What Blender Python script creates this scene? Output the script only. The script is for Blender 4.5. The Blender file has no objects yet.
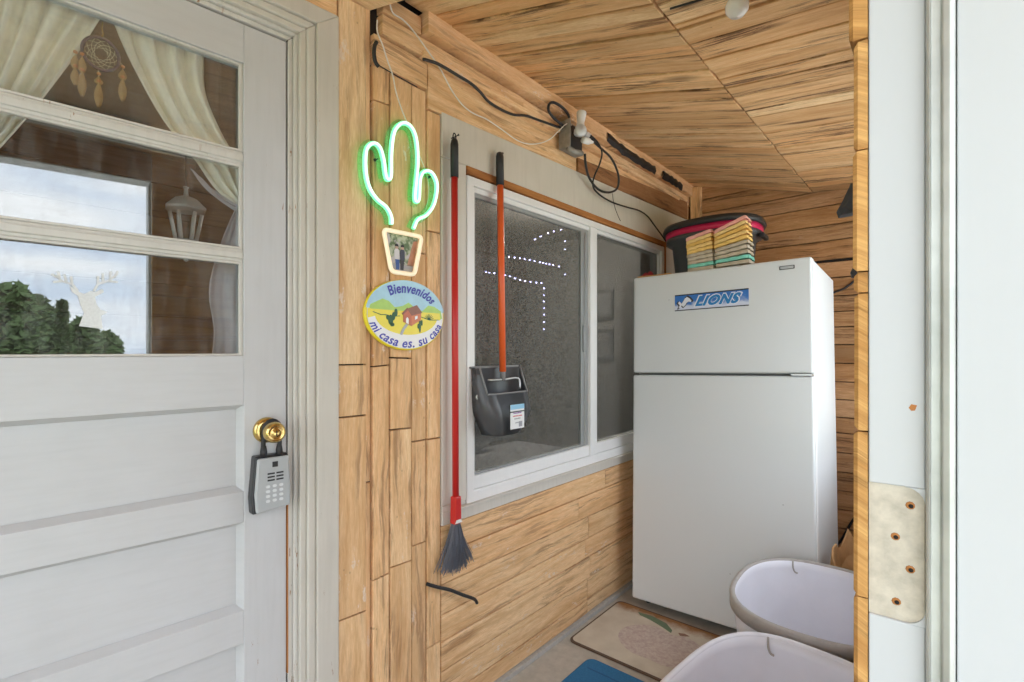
import bpy, bmesh, math, random
from mathutils import Vector, Matrix, noise
random.seed(7)
C = bpy.context.scene.collection
S = bpy.context.scene
R = math.radians

# ---------------------------------------------------------------- camera
CZ = 1.30; YAW = R(40.3); FPX = 510.0; HX, HY = 512.0, 350.0
cam = bpy.data.cameras.new('camera'); camo = bpy.data.objects.new('camera', cam); C.objects.link(camo)
camo.location = (0, 0, CZ); camo.rotation_euler = (R(90), 0, YAW)
cam.sensor_width = 36; cam.lens = FPX / 1024 * 36; cam.shift_y = (HY - 341) / 1024
cam.clip_start = 0.02; cam.clip_end = 500
S.camera = camo

# ---------------------------------------------------------------- world: bright overcast sky
SKY = 2.0
w = bpy.data.worlds.new('sky'); S.world = w; w.use_nodes = True
nt = w.node_tree; nt.nodes.clear()
tc = nt.nodes.new('ShaderNodeTexCoord'); sep = nt.nodes.new('ShaderNodeSeparateXYZ')
nt.links.new(tc.outputs['Generated'], sep.inputs[0])
mp = nt.nodes.new('ShaderNodeMapping'); mp.inputs['Scale'].default_value = (1.2, 1.2, 6)
nt.links.new(tc.outputs['Generated'], mp.inputs[0])
nz = nt.nodes.new('ShaderNodeTexNoise'); nz.inputs['Scale'].default_value = 2.4; nz.inputs['Detail'].default_value = 6
nt.links.new(mp.outputs[0], nz.inputs[0])
cr = nt.nodes.new('ShaderNodeValToRGB')
cr.color_ramp.elements[0].position = .35; cr.color_ramp.elements[0].color = (.52, .64, .80, 1)
cr.color_ramp.elements[1].position = .62; cr.color_ramp.elements[1].color = (.93, .95, .97, 1)
nt.links.new(nz.outputs[0], cr.inputs[0])
bg = nt.nodes.new('ShaderNodeBackground'); bg.inputs[1].default_value = SKY
nt.links.new(cr.outputs[0], bg.inputs[0])
wo = nt.nodes.new('ShaderNodeOutputWorld'); nt.links.new(bg.outputs[0], wo.inputs[0])
# ---------------------------------------------------------------- sun behind thin cloud
lp = bpy.data.lights.new('interior_fill', 'POINT'); lp.energy = 60; lp.shadow_soft_size = .12; lp.color = (1, .93, .82)  # added fill light without a fixture, brightens the room behind the screen
lpo = bpy.data.objects.new('interior_fill', lp); C.objects.link(lpo); lpo.location = (-2.3, 3.3, 2.34)
sun = bpy.data.lights.new('sun', 'SUN'); sun.energy = 4.5; sun.angle = R(25); sun.color = (1, .97, .92)
suno = bpy.data.objects.new('sun', sun); C.objects.link(suno)
suno.rotation_euler = Vector((.75, -.15, -1.0)).to_track_quat('-Z', 'Y').to_euler()
# ---------------------------------------------------------------- exposure
vs = S.view_settings; vs.view_transform = 'Standard'; vs.look = 'None'; vs.gamma = 1
try: vs.use_curve_mapping = False
except Exception: pass
vs.exposure = 1.08
S.cycles.max_bounces = 14; S.cycles.diffuse_bounces = 8; S.cycles.transparent_max_bounces = 16
S.cycles.sample_clamp_indirect = 6

# ================================================================ helpers: geometry
def ray(u, v):
    x = (u - HX) / FPX; z = -(v - HY) / FPX
    return Vector((x * math.cos(YAW) - math.sin(YAW), x * math.sin(YAW) + math.cos(YAW), z))
CAM = Vector((0, 0, CZ))
WX = -1.32; BY = 3.42
def on_wall(u, v, n=0.0):          # pixel -> (y, z) on the house wall
    r = ray(u, v); t = (WX + n) / r.x; p = CAM + r * t; return (p.y, p.z)
def on_floor(u, v, z=0.0):
    r = ray(u, v); t = (z - CZ) / r.z; p = CAM + r * t; return (p.x, p.y)
def at_y(u, v, Y):
    r = ray(u, v); return CAM + r * (Y / r.y)
dA = R(4.7); D0 = Vector((WX, .894, 0)); DS = Vector((math.sin(dA), math.cos(dA), 0)); DN = Vector((math.cos(dA), -math.sin(dA), 0))
def on_door(u, v, n=-.03):         # pixel -> (s, z) on the door wall
    r = ray(u, v); t = (D0.dot(DN) + n) / r.dot(DN); p = CAM + r * t
    return ((p - D0).dot(DS), p.z)
def TW(a, b, n=0.0): return Vector((WX + n, a, b))
def TD(a, b, n=0.0): return D0 + DS * a + DN * n + Vector((0, 0, b))
def TB(a, b, n=0.0): return Vector((a, BY - n, b))
def TI(a, b, n=0.0): return Vector((a, b, n))
# fridge frame (leans back a little and stands a touch higher on the right)
FX, FY, FA, FB, FC, FW, FH, FD = -1.214, 2.374, .007, -.060, -.024, .823, 1.646, .629
FM = Matrix.Rotation(FA, 3, 'Z') @ Matrix.Rotation(FB, 3, 'X') @ Matrix.Rotation(FC, 3, 'Y')
FO = Vector((FX, FY, FD * math.sin(-FB)))
def TF(x, y, z): return FO + FM @ Vector((x, y, z))
def on_fridge(u, v, y=0.0):        # pixel -> (x, z) on the fridge front
    n = FM @ Vector((0, 1, 0)); p0 = TF(0, y, 0); r = ray(u, v)
    t = (p0 - CAM).dot(n) / r.dot(n); q = FM.transposed() @ (CAM + r * t - FO); return (q.x, q.z)

class MB:
    def __init__(s): s.v = []; s.f = []; s.uv = []; s.tone = []; s.sm = []
    def add(s, vs, fs, uvs=None, tone=(.5, .5, .5), smooth=False):
        k = len(s.v); s.v += [Vector(p) for p in vs]
        for i, f in enumerate(fs):
            s.f.append([k + j for j in f]); s.uv.append(uvs[i] if uvs else [(0, 0)] * len(f)); s.tone.append(tone); s.sm.append(smooth)
        return s
    def box(s, a, b, T=None, **k):
        x0, y0, z0 = a; x1, y1, z1 = b
        vs = [(x0, y0, z0), (x1, y0, z0), (x1, y1, z0), (x0, y1, z0), (x0, y0, z1), (x1, y0, z1), (x1, y1, z1), (x0, y1, z1)]
        if T: vs = [T(*p) for p in vs]
        return s.add(vs, [(0, 3, 2, 1), (4, 5, 6, 7), (0, 1, 5, 4), (1, 2, 6, 5), (2, 3, 7, 6), (3, 0, 4, 7)], **k)
    def build(s, name, mat, parent=None, bevel=0, kind=None, smooth=None, seg=2, sub=0):
        me = bpy.data.meshes.new(name)
        org = Vector((0, 0, 0))
        if parent:
            q = parent
            while q: org += q.location; q = q.parent
        else:
            xs = [p.x for p in s.v]; ys = [p.y for p in s.v]; zs = [p.z for p in s.v]
            org = Vector(((min(xs) + max(xs)) / 2, (min(ys) + max(ys)) / 2, min(zs)))
        me.from_pydata([p - org for p in s.v], [], s.f)
        me.uv_layers.new(name='UVMap'); me.color_attributes.new('tone', 'FLOAT_COLOR', 'CORNER')
        fu = [c for f in s.uv for p in f for c in p[:2]]; fc = [c for f, t in zip(s.f, s.tone) for _ in f for c in (*t, 1)]
        me.uv_layers['UVMap'].data.foreach_set('uv', fu); me.color_attributes['tone'].data.foreach_set('color', fc)
        for fi, p in enumerate(me.polygons):
            p.use_smooth = s.sm[fi] if smooth is None else smooth
        bm = bmesh.new(); bm.from_mesh(me); bmesh.ops.recalc_face_normals(bm, faces=bm.faces); bm.to_mesh(me); bm.free()
        me.materials.append(mat)
        o = bpy.data.objects.new(name, me); C.objects.link(o)
        if parent: o.parent = parent
        else: o.location = org
        if bevel:
            m = o.modifiers.new('bevel', 'BEVEL'); m.width = bevel; m.segments = seg; m.limit_method = 'ANGLE'; m.angle_limit = R(40)
            m.harden_normals = False
        if sub:
            m = o.modifiers.new('sub', 'SUBSURF'); m.levels = sub; m.render_levels = sub
        if kind: o['kind'] = kind
        return o
def root(name, loc, label, cat, group=None, kind=None):
    o = bpy.data.objects.new(name, None); C.objects.link(o); o.location = loc; o.empty_display_size = .05
    if label: o['label'] = label
    if cat: o['category'] = cat
    if group: o['group'] = group
    if kind: o['kind'] = kind
    return o
def tag(o, label, cat, group=None):
    o['label'] = label; o['category'] = cat
    if group: o['group'] = group
    return o
def spline(pts, n=6):
    pts = [Vector(p) for p in pts]; out = []
    for i in range(len(pts) - 1):
        p0 = pts[max(i - 1, 0)]; p1 = pts[i]; p2 = pts[i + 1]; p3 = pts[min(i + 2, len(pts) - 1)]
        for k in range(n):
            t = k / n
            out.append(.5 * ((2 * p1) + (p2 - p0) * t + (2 * p0 - 5 * p1 + 4 * p2 - p3) * t * t + (3 * p1 - p0 - 3 * p2 + p3) * t ** 3))
    out.append(pts[-1]); return out
def tube(mb, pts, r, seg=8, cap=True, closed=False, **k):
    pts = [Vector(p) for p in pts]; n = len(pts); rs = r if isinstance(r, (list, tuple)) else [r] * n
    vs = []; prev = None; L = 0; Ls = []
    for i, p in enumerate(pts):
        if i: L += (p - pts[i - 1]).length
        Ls.append(L)
        if closed: d = (pts[(i + 1) % n] - pts[i - 1])
        else: d = (pts[min(i + 1, n - 1)] - pts[max(i - 1, 0)])
        d = d.normalized() if d.length > 1e-9 else Vector((0, 0, 1))
        if prev is None:
            a = d.orthogonal().normalized()
        else:
            a = prev - d * prev.dot(d); a = a.normalized() if a.length > 1e-6 else d.orthogonal().normalized()
        prev = a; b = d.cross(a)
        for j in range(seg):
            t = 2 * math.pi * j / seg; vs.append(p + (a * math.cos(t) + b * math.sin(t)) * rs[i])
    fs = []; uv = []
    for i in range(n if closed else n - 1):
        i2 = (i + 1) % n
        for j in range(seg):
            j2 = (j + 1) % seg; fs.append((i * seg + j, i * seg + j2, i2 * seg + j2, i2 * seg + j))
            uv.append([(Ls[i], j / seg), (Ls[i], (j + 1) / seg), (Ls[i2], (j + 1) / seg), (Ls[i2], j / seg)])
    if cap and not closed:
        fs.append(tuple(range(seg))[::-1]); uv.append([(0, 0)] * seg); fs.append(tuple((n - 1) * seg + j for j in range(seg))); uv.append([(0, 0)] * seg)
    k.setdefault('smooth', True)
    return mb.add(vs, fs, uv, **k)
def lathe(mb, prof, c, ax, up=None, seg=24, **k):   # prof: (radius, height along ax)
    ax = Vector(ax).normalized(); a = ax.orthogonal().normalized() if up is None else Vector(up); b = ax.cross(a); c = Vector(c)
    vs = []
    for r, h in prof:
        for j in range(seg):
            t = 2 * math.pi * j / seg; vs.append(c + ax * h + (a * math.cos(t) + b * math.sin(t)) * r)
    fs = []; n = len(prof)
    for i in range(n - 1):
        for j in range(seg):
            j2 = (j + 1) % seg; fs.append((i * seg + j, i * seg + j2, (i + 1) * seg + j2, (i + 1) * seg + j))
    fs.append(tuple(range(seg))[::-1]); fs.append(tuple((n - 1) * seg + j for j in range(seg)))
    k.setdefault('smooth', True)
    return mb.add(vs, fs, **k)
def plate(mb, T, poly, n0, n1, **k):       # polygon in a plane frame with real thickness
    m = len(poly); vs = [T(a, b, n0) for a, b in poly] + [T(a, b, n1) for a, b in poly]
    fs = [tuple(range(m))[::-1], tuple(range(m, 2 * m))] + [(i, (i + 1) % m, m + (i + 1) % m, m + i) for i in range(m)]
    return mb.add(vs, fs, **k)
def plank(mb, T, quad, n0, n1, along='a', tone=None, ch=.0016):
    """a board: quad = 4 plane points in order, chamfered front; uv runs along the grain"""
    t = tone or (random.random(), random.random(), random.random()); ou, ov = random.random() * 40, random.random() * 40
    c = Vector((sum(q[0] for q in quad) / 4, sum(q[1] for q in quad) / 4))
    q = [Vector(p) for p in quad]; ins = []
    for p in q:
        d = c - p; ins.append(Vector((p.x + math.copysign(ch, d.x), p.y + math.copysign(ch, d.y))))
    s = 1 if n1 > n0 else -1
    P = [T(p.x, p.y, n0) for p in q] + [T(p.x, p.y, n1 - s * ch) for p in q] + [T(p.x, p.y, n1) for p in ins]
    PP = [(p.x, p.y) for p in q] * 2 + [(p.x, p.y) for p in ins]
    fs = [(3, 2, 1, 0), (8, 9, 10, 11)]
    for i in range(4):
        j = (i + 1) % 4; fs.append((i, j, 4 + j, 4 + i)); fs.append((4 + i, 4 + j, 8 + j, 8 + i))
    def U(i):
        a, b = PP[i]
        if i < 4: a += .004; b += .004
        return (a + ou, b + ov) if along == 'a' else (b + ou, a + ov)
    mb.add(P, fs, [[U(i) for i in f] for f in fs], tone=t)
def rect(a0, a1, b0, b1): return [(a0, b0), (a1, b0), (a1, b1), (a0, b1)]
def rrect(a0, a1, b0, b1, r, n=5):
    out = []
    for cx, cy, s in ((a1 - r, b1 - r, 0), (a0 + r, b1 - r, 90), (a0 + r, b0 + r, 180), (a1 - r, b0 + r, 270)):
        for i in range(n + 1):
            t = R(s + 90 * i / n); out.append((cx + r * math.cos(t), cy + r * math.sin(t)))
    return out
def ring(mb, T, outer, inner, n0, n1, **k):
    m = len(outer); vs = [T(*p, n0) for p in outer] + [T(*p, n1) for p in outer] + [T(*p, n0) for p in inner] + [T(*p, n1) for p in inner]
    fs = []
    for i in range(m):
        j = (i + 1) % m
        fs += [(i, j, m + j, m + i), (2 * m + i, 3 * m + i, 3 * m + j, 2 * m + j), (m + i, m + j, 3 * m + j, 3 * m + i), (i, 2 * m + i, 2 * m + j, j)]
    return mb.add(vs, fs, **k)
def sheet(mb, rows, th=0, **k):            # grid of points
    m = len(rows[0]); vs = [p for r in rows for p in r]; fs = []; uv = []
    for i in range(len(rows) - 1):
        for j in range(m - 1):
            fs.append((i * m + j, i * m + j + 1, (i + 1) * m + j + 1, (i + 1) * m + j))
            uv.append([(j / m, i / len(rows)), ((j + 1) / m, i / len(rows)), ((j + 1) / m, (i + 1) / len(rows)), (j / m, (i + 1) / len(rows))])
    k.setdefault('smooth', True)
    return mb.add(vs, fs, uv, **k)
def text2d(st, size, shear=0, spacing=1.0, bold=0):
    cu = bpy.data.curves.new('t', 'FONT'); cu.body = st; cu.size = size; cu.shear = shear; cu.align_x = 'CENTER'; cu.space_character = spacing; cu.resolution_u = 3
    cu.offset = bold
    o = bpy.data.objects.new('t', cu); C.objects.link(o); bpy.context.view_layer.update()
    me = o.to_mesh(); vs = [(v.co.x, v.co.y) for v in me.vertices]; fs = [tuple(p.vertices) for p in me.polygons]
    o.to_mesh_clear(); bpy.data.objects.remove(o); bpy.data.curves.remove(cu)
    return vs, fs

# ================================================================ helpers: materials
MATS = {}
def new(name):
    m = bpy.data.materials.new(name); m.use_nodes = True; n = m.node_tree; b = n.nodes['Principled BSDF']; return m, n, b
def nd(n, t, **k):
    x = n.nodes.new(t)
    for a, v in k.items():
        if a.startswith('i_'): x.inputs[int(a[2:])].default_value = v
        else: setattr(x, a, v)
    return x
def mixc(n, fac, a, b, blend='MIX'):
    x = n.nodes.new('ShaderNodeMix'); x.data_type = 'RGBA'; x.blend_type = blend
    for s, v in ((x.inputs[0], fac), (x.inputs[6], a), (x.inputs[7], b)):
        if isinstance(v, (int, float)): s.default_value = v
        elif isinstance(v, tuple): s.default_value = (*v, 1) if len(v) == 3 else v
        else: n.links.new(v, s)
    return x.outputs[2]
def ramp(n, src, p0, p1, c0=(0, 0, 0), c1=(1, 1, 1)):
    x = n.nodes.new('ShaderNodeValToRGB'); e = x.color_ramp.elements; e[0].position = p0; e[1].position = p1; e[0].color = (*c0, 1); e[1].color = (*c1, 1)
    n.links.new(src, x.inputs[0]); return x.outputs[0]
def noise_(n, vec, scale, detail=5, rough=.55):
    x = nd(n, 'ShaderNodeTexNoise'); x.inputs['Scale'].default_value = scale; x.inputs['Detail'].default_value = detail; x.inputs['Roughness'].default_value = rough
    if vec is not None: n.links.new(vec, x.inputs[0])
    return x.outputs[0]
def mapping(n, src, sc, loc=(0, 0, 0)):
    x = nd(n, 'ShaderNodeMapping'); x.inputs['Scale'].default_value = sc; x.inputs['Location'].default_value = loc; n.links.new(src, x.inputs[0]); return x.outputs[0]
def bump(n, b, h, st=.3, dist=.002):
    x = nd(n, 'ShaderNodeBump'); x.inputs['Strength'].default_value = st; x.inputs['Distance'].default_value = dist
    n.links.new(h, x.inputs['Height']); n.links.new(x.outputs[0], b.inputs['Normal'])
def wood(name, light, mid, dark, streak=.5, stain=0.0, rough=.75, knot=.6, spread=1.0, chips=0):
    m, n, b = new(name)
    uv = nd(n, 'ShaderNodeUVMap').outputs[0]
    at = nd(n, 'ShaderNodeAttribute', attribute_name='tone'); sp = nd(n, 'ShaderNodeSeparateColor'); n.links.new(at.outputs['Color'], sp.inputs[0])
    wx = nd(n, 'ShaderNodeTexNoise'); n.links.new(mapping(n, uv, (2.5, 8, 1)), wx.inputs[0]); wx.inputs['Scale'].default_value = 1; wx.inputs['Detail'].default_value = 3
    cs_ = nd(n, 'ShaderNodeVectorMath', operation='SUBTRACT'); n.links.new(wx.outputs['Color'], cs_.inputs[0]); cs_.inputs[1].default_value = (.5, .5, .5)
    wv = nd(n, 'ShaderNodeVectorMath', operation='MULTIPLY'); n.links.new(cs_.outputs[0], wv.inputs[0]); wv.inputs[1].default_value = (.05, .06, 0)
    ad = nd(n, 'ShaderNodeVectorMath', operation='ADD'); n.links.new(uv, ad.inputs[0]); n.links.new(wv.outputs[0], ad.inputs[1]); u2 = ad.outputs[0]
    grain = noise_(n, mapping(n, u2, (4, 75, 1)), 1.0, 9, .72)
    fine = noise_(n, mapping(n, uv, (26, 420, 1)), 1.0, 4, .7)
    blot = noise_(n, mapping(n, uv, (5, 22, 1), (5, 8, 0)), 1.0, 7, .7)
    big = noise_(n, mapping(n, u2, (2.0, 20, 1), (2, 4, 0)), 1.0, 6, .65)
    c = mixc(n, ramp(n, grain, .40, .60), mid, light)
    c = mixc(n, sp.outputs[0], c, mixc(n, .62 * spread, c, tuple(x * .40 for x in mid)))
    c = mixc(n, ramp(n, sp.outputs[1], .5, 1.0), c, mixc(n, .6 * spread, c, (min(1, light[0] * 1.15), min(1, light[1] * 1.2), min(1, light[2] * 1.35))))
    c = mixc(n, ramp(n, sp.outputs[2], .6, 1.0), c, mixc(n, .45 * spread, c, (mid[0] * .85, mid[1] * .62, mid[2] * .42)))
    c = mixc(n, ramp(n, big, .48, .66, (0, 0, 0), (.75, .75, .75)), c, (mid[0] * .62, mid[1] * .52, mid[2] * .42))
    c = mixc(n, ramp(n, blot, .50, .68, (0, 0, 0), (.26, .26, .26)), c, (mid[0] * .6, mid[1] * .48, mid[2] * .36))
    st = noise_(n, mapping(n, u2, (2.6, 46, 1), (7, 3, 0)), 1.0, 9, .75); area = noise_(n, mapping(n, uv, (1.8, 8, 1), (3, 9, 0)), 1.0, 3)
    mu = nd(n, 'ShaderNodeMath', operation='MULTIPLY'); n.links.new(ramp(n, st, .50, .58), mu.inputs[0]); n.links.new(ramp(n, area, .46, .56), mu.inputs[1])
    m2 = nd(n, 'ShaderNodeMath', operation='MULTIPLY'); n.links.new(mu.outputs[0], m2.inputs[0]); m2.inputs[1].default_value = streak
    c = mixc(n, m2.outputs[0], c, dark)
    vo = nd(n, 'ShaderNodeTexVoronoi'); n.links.new(mapping(n, u2, (1.3, 4.2, 1)), vo.inputs[0]); vo.inputs['Scale'].default_value = 1
    c = mixc(n, ramp(n, vo.outputs['Distance'], .03, .12, (knot,) * 3, (0, 0, 0)), c, tuple(x * .9 for x in dark))
    vo2 = nd(n, 'ShaderNodeTexVoronoi'); n.links.new(mapping(n, uv, (15, 22, 1)), vo2.inputs[0]); vo2.inputs['Scale'].default_value = 1
    c = mixc(n, ramp(n, vo2.outputs['Distance'], .03, .07, (.5,) * 3, (0, 0, 0)), c, tuple(x * .7 for x in dark))
    if stain:
        s1 = noise_(n, mapping(n, uv, (12, 26, 1), (11, 5, 0)), 1.0, 8, .8); s2 = noise_(n, mapping(n, uv, (2.6, 6, 1), (1, 2, 0)), 1.0, 2)
        m3 = nd(n, 'ShaderNodeMath', operation='MULTIPLY'); n.links.new(ramp(n, s1, .56, .585), m3.inputs[0]); n.links.new(ramp(n, s2, .57, .63), m3.inputs[1])
        m4 = nd(n, 'ShaderNodeMath', operation='MULTIPLY'); n.links.new(m3.outputs[0], m4.inputs[0]); m4.inputs[1].default_value = stain
        c = mixc(n, m4.outputs[0], c, (.84, .74, .63))
    c = mixc(n, ramp(n, fine, .42, .60, (.0,) * 3, (.40,) * 3), c, (mid[0] * .60, mid[1] * .52, mid[2] * .45))
    n.links.new(c, b.inputs['Base Color']); b.inputs['Roughness'].default_value = rough
    b.inputs['Specular IOR Level'].default_value = .25
    bump(n, b, grain, .5, .003)
    MATS[name] = m; return m
def plain(name, col, rough=.5, metal=0, grain=0, gscale=60, bumpy=0, spec=.5, emit=None, es=0, alpha=None):
    m, n, b = new(name)
    b.inputs['Base Color'].default_value = (*col, 1); b.inputs['Roughness'].default_value = rough; b.inputs['Metallic'].default_value = metal
    b.inputs['Specular IOR Level'].default_value = spec
    tcn = nd(n, 'ShaderNodeTexCoord').outputs['Object']
    g = noise_(n, tcn, gscale, 5, .6)
    n.links.new(mixc(n, ramp(n, g, .35, .7, (0,) * 3, (grain,) * 3), col, tuple(x * .6 for x in col)), b.inputs['Base Color'])
    if bumpy: bump(n, b, g, bumpy, .001)
    if emit: b.inputs['Emission Color'].default_value = (*emit, 1); b.inputs['Emission Strength'].default_value = es
    MATS[name] = m; return m
def paint(name, col, dirt=.25, chips=0.0, rough=.45, under=(.30, .16, .08), vertical=True, crack=.3):
    m, n, b = new(name)
    o = nd(n, 'ShaderNodeTexCoord').outputs['Object']
    d = noise_(n, o, 4, 6, .6); f = noise_(n, mapping(n, o, (60, 60, 5) if vertical else (8, 8, 90)), 1.0, 6, .6)
    c = mixc(n, ramp(n, d, .4, .75, (0,) * 3, (dirt,) * 3), col, (col[0] * .72, col[1] * .70, col[2] * .66))
    c = mixc(n, ramp(n, f, .45, .75, (0,) * 3, (dirt * .6,) * 3), c, (col[0] * .6, col[1] * .6, col[2] * .58))
    # hairline cracks and specks
    sx = noise_(n, mapping(n, o, (22, 22, 22), (3, 3, 3)), 1.0, 9, .75)
    c = mixc(n, ramp(n, sx, .68, .74, (0,) * 3, (crack,) * 3), c, (.25, .20, .16))
    if chips:
        s1 = noise_(n, mapping(n, o, (90, 90, 14)), 1.0, 7, .7); s2 = noise_(n, mapping(n, o, (3, 3, 3.2), (5, 1, 2)), 1.0, 2)
        mm = nd(n, 'ShaderNodeMath', operation='MULTIPLY'); n.links.new(ramp(n, s1, .70 - chips * .12, .72 - chips * .12), mm.inputs[0]); n.links.new(ramp(n, s2, .50, .58), mm.inputs[1])
        c = mixc(n, mm.outputs[0], c, under)
    n.links.new(c, b.inputs['Base Color']); b.inputs['Roughness'].default_value = rough
    bump(n, b, f, .12, .001)
    MATS[name] = m; return m
def glassy(name, refl, tint=(.93, .96, .97), dirt=.05, rough=0.0):
    m, n, b = new(name); n.nodes.remove(b); out = n.nodes['Material Output']
    tr = nd(n, 'ShaderNodeBsdfTransparent'); tr.inputs[0].default_value = (*tint, 1)
    gl = nd(n, 'ShaderNodeBsdfGlossy'); gl.inputs[0].default_value = (1, 1, 1, 1); gl.inputs['Roughness'].default_value = rough
    df = nd(n, 'ShaderNodeBsdfDiffuse'); df.inputs[0].default_value = (.6, .6, .58, 1)
    mx = nd(n, 'ShaderNodeMixShader', i_0=refl); n.links.new(tr.outputs[0], mx.inputs[1]); n.links.new(gl.outputs[0], mx.inputs[2])
    m2 = nd(n, 'ShaderNodeMixShader'); o = nd(n, 'ShaderNodeTexCoord').outputs['Object']
    n.links.new(ramp(n, noise_(n, mapping(n, o, (30, 30, 9)), 1.0, 7, .7), .45, .8, (0,) * 3, (dirt * 3,) * 3), m2.inputs[0])
    n.links.new(mx.outputs[0], m2.inputs[1]); n.links.new(df.outputs[0], m2.inputs[2]); n.links.new(m2.outputs[0], out.inputs[0])
    MATS[name] = m; return m
def veil(name, col, fac, grain=.2, scale=260):     # fly screen, sheer cloth
    m, n, b = new(name); n.nodes.remove(b); out = n.nodes['Material Output']
    tr = nd(n, 'ShaderNodeBsdfTransparent'); df = nd(n, 'ShaderNodeBsdfDiffuse'); o = nd(n, 'ShaderNodeTexCoord').outputs['Object']
    g = noise_(n, o, scale, 2, .6)
    n.links.new(mixc(n, ramp(n, g, .35, .65), tuple(x * (1 - grain) for x in col), tuple(x * (1 + grain) for x in col)), df.inputs[0])
    mx = nd(n, 'ShaderNodeMixShader', i_0=fac); n.links.new(tr.outputs[0], mx.inputs[1]); n.links.new(df.outputs[0], mx.inputs[2]); n.links.new(mx.outputs[0], out.inputs[0])
    MATS[name] = m; return m

W_wall = wood('plank wood honey', (.80, .50, .235), (.70, .40, .165), (.22, .12, .06), .75, .8, spread=.8)
W_vert = wood('plank wood tan', (.99, .71, .42), (.90, .575, .295), (.30, .16, .085), .70, .8, spread=.52, knot=.5)
W_ceil = wood('plank wood ceiling', (.99, .69, .38), (.87, .52, .24), (.12, .065, .035), 1.0, .0, spread=.80)
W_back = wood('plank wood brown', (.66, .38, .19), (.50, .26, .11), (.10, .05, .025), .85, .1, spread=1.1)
W_edge = wood('sawn edge wood', (.72, .42, .15), (.56, .29, .09), (.16, .07, .02), .6, .0, spread=.8, knot=.2)
W_strip = wood('orange strip wood', (.58, .26, .08), (.46, .19, .06), (.15, .06, .03), .6, 0, spread=.5)
W_beam = wood('reddish board wood', (.50, .26, .12), (.38, .18, .08), (.10, .05, .03), .8, 0)
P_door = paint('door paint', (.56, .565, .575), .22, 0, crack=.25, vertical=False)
P_chip = paint('chipped door paint', (.62, .60, .56), .35, .8)
P_cas = paint('casing paint', (.60, .57, .51), .3, .3)
P_trim = paint('trim paint', (.66, .62, .55), .35, .12)
P_vinyl = paint('white vinyl', (.80, .80, .79), .12, 0, rough=.35, crack=.1)
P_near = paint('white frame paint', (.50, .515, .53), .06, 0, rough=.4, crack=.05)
P_mort = None
M_dark = plain('dark backing', (.02, .015, .012), .9)
M_fr = plain('fridge enamel', (.66, .68, .68), .32, grain=.05, gscale=3, bumpy=0)
M_gask = plain('grey gasket', (.22, .22, .22), .6)
M_black = plain('black rubber', (.018, .018, .020), .5)
M_blackp = plain('black plastic', (.030, .031, .034), .38, grain=.2)
M_charc = plain('charcoal plastic', (.075, .078, .085), .35, grain=.3, gscale=25)
M_red = plain('red handle paint', (.55, .025, .022), .3)
M_orange = plain('orange handle paint', (.80, .13, .03), .3)
M_brass = plain('polished brass', (.72, .52, .20), .22, metal=1, grain=.2)
M_alu = plain('weathered aluminium', (.52, .53, .50), .45, metal=.5, grain=.5, gscale=30, bumpy=.2)
M_silver = plain('silver grey plastic', (.42, .44, .45), .38, grain=.1)
M_lite = plain('light grey button', (.66, .68, .69), .4)
M_steel = plain('zinc steel', (.55, .55, .54), .35, metal=1)
M_white = plain('white plastic', (.80, .80, .78), .35)
M_cord = plain('white cord', (.78, .74, .66), .5)
M_grey = plain('grey cast metal', (.33, .31, .28), .6, metal=.3, grain=.6, gscale=50, bumpy=.4)
M_glass = glassy('door glass', .125, dirt=.035)
M_wglass = glassy('window glass', .03, dirt=.02)
M_screen = veil('fly screen', (.15, .145, .13), .52, .6, 170)
M_cloth = plain('white curtain cloth', (.90, .86, .74), .9, grain=.08, gscale=40)
M_gcloth = plain('grey curtain cloth', (.50, .48, .50), .9, grain=.15, gscale=80)
M_sheer = veil('brown sheer cloth', (.22, .17, .15), .75, .1, 40)
M_bin = plain('lilac white bin plastic', (.80, .81, .88), .4, grain=.12, gscale=9)
M_rim = plain('dirty bin rim', (.44, .41, .38), .55, grain=.5, gscale=18)
M_paper = plain('kraft paper', (.50, .28, .12), .85, grain=.3, bumpy=.4)
M_pbag = plain('white plastic film', (.75, .76, .77), .35, grain=.1)
M_blue = plain('blue mat pile', (.03, .17, .36), .95, grain=.6, gscale=160, bumpy=.8)
M_matr = plain('brown mat rubber', (.12, .075, .05), .8, grain=.3)

# ================================================================ the place outside
gr = MB(); gr.box((-40, -80, -.50), (120, 90, -.18))
m, n, b = new('lawn'); o_ = nd(n, 'ShaderNodeTexCoord').outputs['Object']
n.links.new(mixc(n, ramp(n, noise_(n, o_, 1.5, 8), .3, .7), (.10, .17, .05), (.20, .26, .09)), b.inputs['Base Color']); b.inputs['Roughness'].default_value = .95
gr.build('ground', m, kind='structure')
M_conc = plain('concrete', (.50, .46, .40), .9, grain=.5, gscale=22, bumpy=.5)
M_bounce = plain('pale bounce concrete', (.66, .64, .60), .9, grain=.2, gscale=12)
fl = MB(); fl.box((-1.46, -1.6, -.18), (.35, 3.6, 0)); fl.build('floor', M_conc, kind='structure')
wk = MB(); wk.box((.36, -7.0, -.178), (9.0, 9.0, -.12)); wk.build('bounce_slab', M_bounce, kind='structure')  # unseen slab, made wide and pale to bounce sunlight up to the ceiling

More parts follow.
